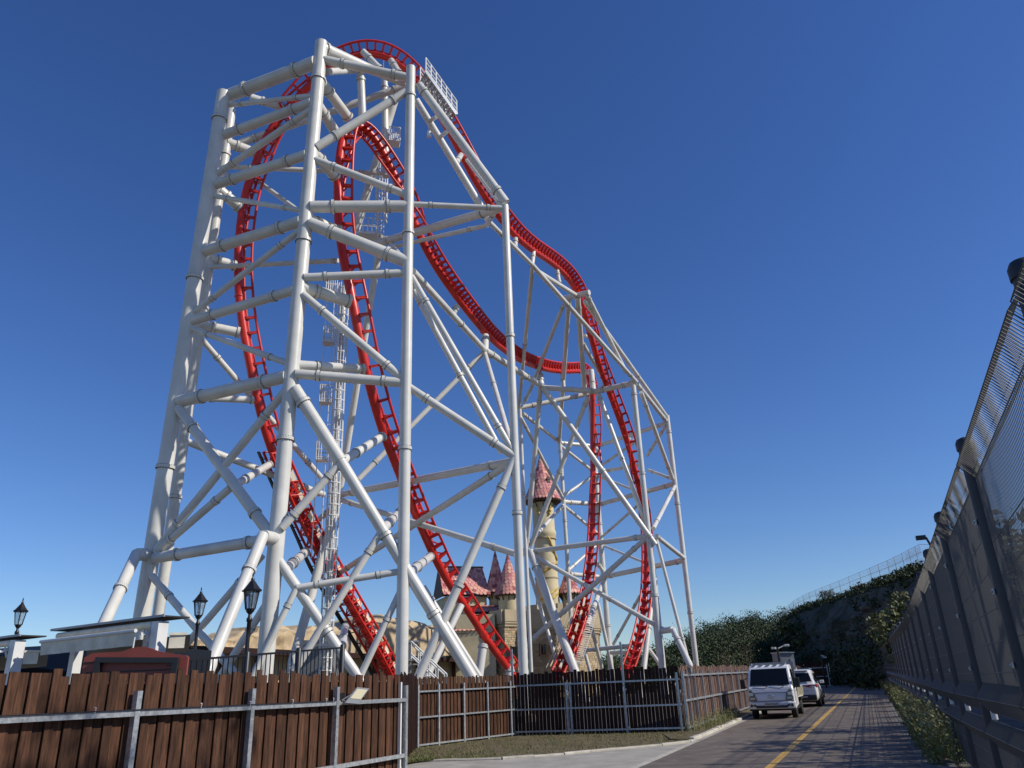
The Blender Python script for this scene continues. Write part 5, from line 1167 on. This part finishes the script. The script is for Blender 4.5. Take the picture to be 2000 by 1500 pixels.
for s in (-1, 1):
    b = MB(); pts = [(.42, 1.16), (.74, 1.72), (.82, 1.78), (1.5, 1.8), (1.56, 1.74), (1.56, 1.14), (1.5, 1.1), (.48, 1.1)]
    P = [PV(s*(.883 - max(0, z-1.05)*.12), y, z) for y, z in pts]; b.poly(P if s > 0 else list(reversed(P))); add('side_window', b, M['glassd'], tr, True)
    b = MB(); b.bar(PV(s*.88, .36, .5), PV(s*.88, .36, 1.12), .012, .012); b.bar(PV(s*.885, 1.62, .5), PV(s*.84, 1.62, 1.78), .012, .012); b.box(PV(s*.885, 1.45, 1.0), V((1, 0, 0)), V((0, 1, 0)), Z, .02, .16, .035); add('door_seam', b, M['trim'], tr, True)
    b = MB(); q = [PV(s*.52, .045, .63), PV(s*.83, .09, .63), PV(s*.845, .13, 1.0), PV(s*.74, .09, 1.07), PV(s*.6, .05, .93)]; b.extrude(q if s < 0 else list(reversed(q)), V((0, -.06, 0))); add('headlight', b, M['hlamp'], tr, True)
    b = MB(); q = [PV(s*.6, -.018, .7), PV(s*.78, .01, .7), PV(s*.78, .01, .78), PV(s*.6, -.018, .78)]; b.extrude(q if s < 0 else list(reversed(q)), V((0, -.03, 0))); b.box(PV(s*.72, -.01, .9), V((1, 0, 0)), V((0, 1, 0)), Z, .14, .03, .1); add('lamp_reflector', b, M['rim'], tr, True)
    b = MB(); q = [PV(s*.54, -.02, .42), PV(s*.8, .01, .44), PV(s*.8, .01, .54), PV(s*.6, -.02, .53)]; b.extrude(q if s < 0 else list(reversed(q)), V((0, -.03, 0))); add('fog_light_bezel', b, M['trim'], tr, True)
    b = MB(); q = [PV(s*.6, -.04, .45), PV(s*.74, -.03, .46), PV(s*.74, -.03, .52), PV(s*.63, -.04, .51)]; b.extrude(q if s < 0 else list(reversed(q)), V((0, -.02, 0))); add('fog_light', b, M['hlamp'], tr, True)
    b = MB(); c = PV(s*1.03, .32, 1.28); b.box(c, V((1, 0, 0)), V((0, 1, 0)), Z, .18, .12, .34); mr = add('mirror', b, M['trim'], tr, True); smooth_obj(mr, .03)
    b = MB(); b.tube(PV(s*.86, .34, 1.12), PV(s*1.02, .3, 1.2), .018, 8); b.tube(PV(s*.84, .4, 1.5), PV(s*1.02, .34, 1.42), .018, 8); add('mirror_arm', b, M['trim'], tr, True)
b = MB()
pr = [(-.02, .36), (-.05, .42), (-.05, .58), (.0, .62), (.2, .62), (.2, .36)]
ring = lambda x, dy: [PV(x, y + dy, z) for y, z in pr]
rg = [ring(-.88, .1), ring(-.7, .01), ring(0, -.01), ring(.7, .01), ring(.88, .1)]; skin(b, rg); b.poly(list(reversed(rg[0]))); b.poly(rg[-1]); bp_ = add('bumper', b, M['car'], tr, True); smooth_obj(bp_, .02)
b = MB(); b.bx(-.58*K, .58*K, -.085*K, -.03*K, .395*K, .485*K); add('lower_grille', b, M['blacks'], tr, True)
b = MB(); b.quad(PV(-.85, -.006, .3), PV(.85, -.006, .3), PV(.85, .05, .37), PV(-.85, .05, .37)); b.bx(-.8*K, .8*K, .2*K, 4.4*K, .3*K, .5*K); add('underbody', b, M['blacks'], tr, True)
b = MB()
for x0, z0, x1, z1 in ((-.6, .93, 0, .96), (0, .96, .6, .93)): b.bar(PV(x0, .02, z0), PV(x1, .02, z1), .012, .014)
for x0, z0, x1, z1 in ((-.82, 1.09, 0, 1.11), (0, 1.11, .82, 1.09)): b.bar(PV(x0, .1, z0), PV(x1, .1, z1), .01, .012)
b.bar(PV(-.62, .012, .64), PV(.62, .012, .64), .012, .016); add('panel_seam', b, M['trim'], tr, True)
b = MB(); c = PV(0, .0, .8); ell = [c + V((.1*math.cos(a), -.012, .06*math.sin(a))) for a in [k*math.pi/12 for k in range(24)]]; b.sweep(ell, .011, 6, True)
b.bar(c + V((-.045, -.012, -.045)), c + V((-.02, -.012, .045)), .012, .018); b.bar(c + V((.02, -.012, -.045)), c + V((.045, -.012, .045)), .012, .018); b.bar(c + V((-.035, -.012, -.01)), c + V((.035, -.012, .012)), .012, .014); add('emblem', b, M['rim'], tr, True)
b = MB(); b.box(PV(0, -.085, .535), V((1, 0, 0)), V((0, 1, 0)), Z, .52, .015, .115); pl = add('licence_plate', b, M['plate'], tr, True)
b = MB()
for k in range(7):                                # weathered characters, too worn to read in the photograph
    x = -.2 + k*.066; b.box(PV(x, -.094, .535), V((1, 0, 0)), V((0, 1, 0)), Z, .02, .004, .07)
    b.box(PV(x + .015, -.094, .55 - .02*(k % 3)), V((1, 0, 0)), V((0, 1, 0)), Z, .03, .004, .014)
put('plate_mark', b.mesh('plate_mark', M['trim']), pl, local=Matrix())
for x0, x1 in ((-.1, -.52), (.52, .1)): b = MB(); b.bar(on_ws(x0, .02, .03), on_ws(x1, .1, .03), .02, .02); b.tube(on_ws(x0, .0, .01), on_ws(x0, .03, .03), .02, 6); add('wiper', b, M['trim'], tr, True)
for k in range(5): b = MB(); x = -.56+.28*k; b.box(PV(x, 1.2, 1.965), V((1, 0, 0)), V((0, 1, 0)), Z, .14, 1.0, .012); add('roof_rib', b, M['car'], tr, True)
for s in (-.66, .66): b = MB(); b.bar(PV(s, .95, 1.94), PV(s, .95, 2.04), .035, .035); add('roof_lug', b, M['car'], tr, True)
b = MB(); b.bx(-.87*K, .87*K, 1.92*K, 1.97*K, .8*K, 2.08*K); add('headboard', b, M['cabinet'], tr, True)
b = MB(); b.bx(-.86*K, .86*K, 1.98*K, 4.7*K, .72*K, .82*K); add('bed_floor', b, M['bed'], tr, True)
for s in (-1, 1):
    b = MB(); b.bx(*(sorted((s*.84*K, s*.88*K))), 2.0*K, 4.7*K, .78*K, 1.14*K)
    for k in range(7): y = (2.2+.38*k)*K; b.bx(*(sorted((s*.88*K, s*.905*K))), y, y+.06, .8*K, 1.12*K)
    add('side_board', b, M['bed'], tr, True)
    for y in (.78, 3.6): wheel(tr, s*.74*K, y*K, .32*K, .2*K, s)
    b = MB(); b.bx(*(sorted((s*.7*K, s*.86*K))), 3.2*K, 4.0*K, .6*K, .72*K); add('mudguard', b, M['trim'], tr, True)
b = MB(); b.bx(-.86*K, .86*K, 4.66*K, 4.7*K, .78*K, 1.14*K); add('tailgate', b, M['bed'], tr, True)
b = MB(); b.box(PV(.25, 2.9, 1.08), V((1, .2, 0)).normalized(), V((-.2, 1, 0)).normalized(), Z, .9, 1.5, .5); b.tube(PV(-.4, 2.3, 1.2), PV(.5, 4.2, 1.25), .06, 8); ld = add('load', b, M['cabinet'], tr, True); smooth_obj(ld, .1)

sv = veh('parked_suv', 'white sport utility car parked beyond the truck with its rear showing', 'car', 41.4, -3.2)
def suv_ring(y, w_, z0, z1, zb):                   # lower body ring
    return [V((-w_*.86, y, z0)), V((-w_*.97, y, z0+.14)), V((-w_, y, zb*.62+z0*.3)), V((-w_*.96, y, zb)), V((-w_*.86, y, z1)), V((w_*.86, y, z1)), V((w_*.96, y, zb)), V((w_, y, zb*.62+z0*.3)), V((w_*.97, y, z0+.14)), V((w_*.86, y, z0))]
b = MB(); rg = [suv_ring(0.02, .74, .5, 1.0, .92), suv_ring(.07, .84, .36, 1.05, .98), suv_ring(.25, .9, .28, 1.08, 1.0), suv_ring(.8, .93, .26, 1.06, .99), suv_ring(2.2, .93, .26, 1.03, .96), suv_ring(3.3, .92, .26, 1.0, .92), suv_ring(4.2, .86, .3, .88, .8), suv_ring(4.6, .7, .36, .72, .66)]
skin(b, rg); b.poly(list(reversed(rg[0]))); b.poly(rg[-1]); o = add('body', b, M['car'], sv, True); smooth_obj(o, .05)
gr = lambda y, wb, wt, zb, zt: [V((-wb, y, zb)), V((-wt, y, zt-.06)), V((-wt*.86, y, zt)), V((wt*.86, y, zt)), V((wt, y, zt-.06)), V((wb, y, zb))]
b = MB(); rg = [gr(.1, .8, .76, 1.02, 1.06), gr(.42, .83, .64, 1.02, 1.58), gr(.62, .84, .66, 1.0, 1.66), gr(1.6, .85, .68, 1.0, 1.69), gr(2.4, .85, .68, 1.0, 1.66), gr(2.8, .85, .66, .98, 1.56), gr(3.5, .84, .8, .95, 1.0)]
skin(b, rg, False); b.poly(list(reversed(rg[0]))); b.poly(rg[-1]); o = add('cabin', b, M['car'], sv, True); smooth_obj(o, .05)
b = MB(); Pq = lambda x, f: V((x, .085+.33*f, 1.09+.46*f)); w0, w1 = .68, .58; b.quad(Pq(-w0, .06), Pq(w0, .06), Pq(w1, .9), Pq(-w1, .9)); 
for v in b.v: v += V((0, -.035, .01))
add('rear_window', b, M['glassd'], sv, True)
for s in (-1, 1):
    b = MB()
    for ys in ((.62, 1.0), (1.05, 1.75), (1.82, 2.75)):
        lo0, lo1 = ys; hi0, hi1 = lo0+.1, (lo1 if lo1 < 2.5 else lo1-.35)
        q = [V((s*.865, lo0, 1.08)), V((s*.865, lo1, 1.08)), V((s*.715, hi1, 1.5)), V((s*.705, hi0, 1.5))]; q = [v + V((s*.02, 0, 0)) for v in q]; b.poly(q if s > 0 else list(reversed(q)))
    add('side_window', b, M['glassd'], sv, True)
    b = MB(); q = [V((s*.34, .02, .92)), V((s*.6, .03, .86)), V((s*.9, .2, .88)), V((s*.92, .34, 1.0)), V((s*.8, .06, 1.0)), V((s*.5, .01, .97))]; b.extrude(q if s < 0 else list(reversed(q)), V((0, -.06, 0))); add('tail_light', b, M['tail'], sv, True)
    b = MB(); b.box((s*1.0, 2.75, 1.1), V((1, 0, 0)), V((0, 1, 0)), Z, .2, .12, .15); mr = add('mirror', b, M['car'], sv, True); smooth_obj(mr, .03)
    b = MB(); b.tube((s*.62, .7, 1.71), (s*.62, 2.4, 1.71), .022, 8); add('roof_rail', b, M['rim'], sv, True)
    for y in (.95, 3.6): wheel(sv, s*.8, y, .35, .23, s)
    b = MB(); b.box((s*.925, 2.25, .33), V((1, 0, 0)), V((0, 1, 0)), Z, .04, 1.9, .14); add('sill_trim', b, M['trim'], sv, True)
    for y in (.95, 3.6):
        b = MB(); pts = [V((s*.94, y + .4*math.cos(a), .35+.4*math.sin(a))) for a in [k*math.pi/12 for k in range(13)]]; b.sweep(pts, .035, 6); add('wheel_arch', b, M['trim'], sv, True)
b = MB(); b.box((0, .05, .43), V((1, 0, 0)), V((0, 1, 0)), Z, 1.62, .16, .24); o = add('rear_bumper', b, M['trim'], sv, True); smooth_obj(o, .05)
b = MB(); b.box((0, -.02, .46), V((1, 0, 0)), V((0, 1, 0)), Z, .8, .03, .05); add('bumper_strip', b, M['rim'], sv, True)
b = MB(); b.bar((-.52, .0, .94), (.52, .0, .94), .02, .035); add('tail_strip', b, M['trim'], sv, True)
b = MB(); b.bar((-.5, .015, .72), (.5, .015, .72), .012, .012); b.bar((-.62, .04, .6), (.62, .04, .6), .012, .012); add('hatch_seam', b, M['trim'], sv, True)
b = MB(); b.box((0, .0, .66), V((1, 0, 0)), V((0, 1, 0)), Z, .5, .02, .11); add('licence_plate', b, M['plate'], sv, True)
b = MB(); b.box((0, .42, 1.62), V((1, 0, 0)), V((0, 1, 0)), Z, 1.1, .25, .03); add('spoiler', b, M['car'], sv, True)
b = MB(); b.extrude([V((0, .9, 1.68)), V((0, 1.1, 1.68)), V((0, 1.05, 1.78))], V((.03, 0, 0))); add('antenna_fin', b, M['car'], sv, True)
b = MB(); b.bx(-.7, .7, .3, 4.2, .2, .34); add('underbody', b, M['blacks'], sv, True)

# ================================================================ cameras, cabinet and small things by the far fence
def camera_pole(label, x, vb, vt, d, arms, off=0):
    p = at_d(x, vb, d); q = at_d(x, vt, d); t = thing('camera_pole', label, 'camera pole', V((p.x, p.y, gz(p.dot(U))))); top = V((p.x, p.y, q.z))
    b = MB(); b.tube(V((p.x, p.y, 0)), top, .07, 10); add('pole', b, M['black'], t)
    for s, dz in arms:
        b = MB(); e = top + RT*s*.5 + Z*dz; b.tube(top - Z*.1, e, .035, 6); add('arm', b, M['wpost'], t)
        b = MB(); b.box(e + RT*s*.12, RT, vdir, Z, .26, .13, .12); b.tube(e + RT*s*.1, e + RT*s*.25 + vdir*.08, .07, 10); add('security_camera', b, M['wpost'], t)
camera_pole('black pole with white security cameras behind the parked truck', 1524, 1305, 1264, 55, ((-.35, -.05), (1, .12)))
camera_pole('short post with a white security camera at the fence end', 1608, 1305, 1281, 82, ((.25, .0), (.55, -.12)))
p = at_d(1532, 1300, 66); q = at_d(1532, 1276, 66); kx = pxm(p)
uc_ = thing('utility_cabinet', 'grey metal utility cabinet above the fence by the camera pole', 'cabinet', V((p.x, p.y, .5)))
b = MB(); b.box(V((p.x, p.y, q.z/2+.2)), RT, vdir, Z, 26*kx, 1.2, q.z-.4); o = add('housing', b, M['cabinet'], uc_)
b = MB(); b.box(V((p.x, p.y, q.z+.04)), RT, vdir, Z, 28*kx, 1.4, .08); add('lid', b, M['galv'], uc_)
b = MB(); b.box(V((p.x, p.y, q.z-.7)) + RT*.3 + vdir*.62, RT, vdir, Z, .25, .06, .6); add('door_panel', b, M['galv'], uc_)
# bracket lamp on the mesh fence
b = MB(); p = WG(13.6, 1.25, 3.42); b.bar(p - Z*.1, p + Z*.06 - N*.05, .03, .03); b.box(p + Z*.06 - N*.12, U, N, Z, .1, .14, .06); tag(add('fence_sensor', b, M['black']), 'small black sensor box on an arm above the mesh fence', 'sensor')
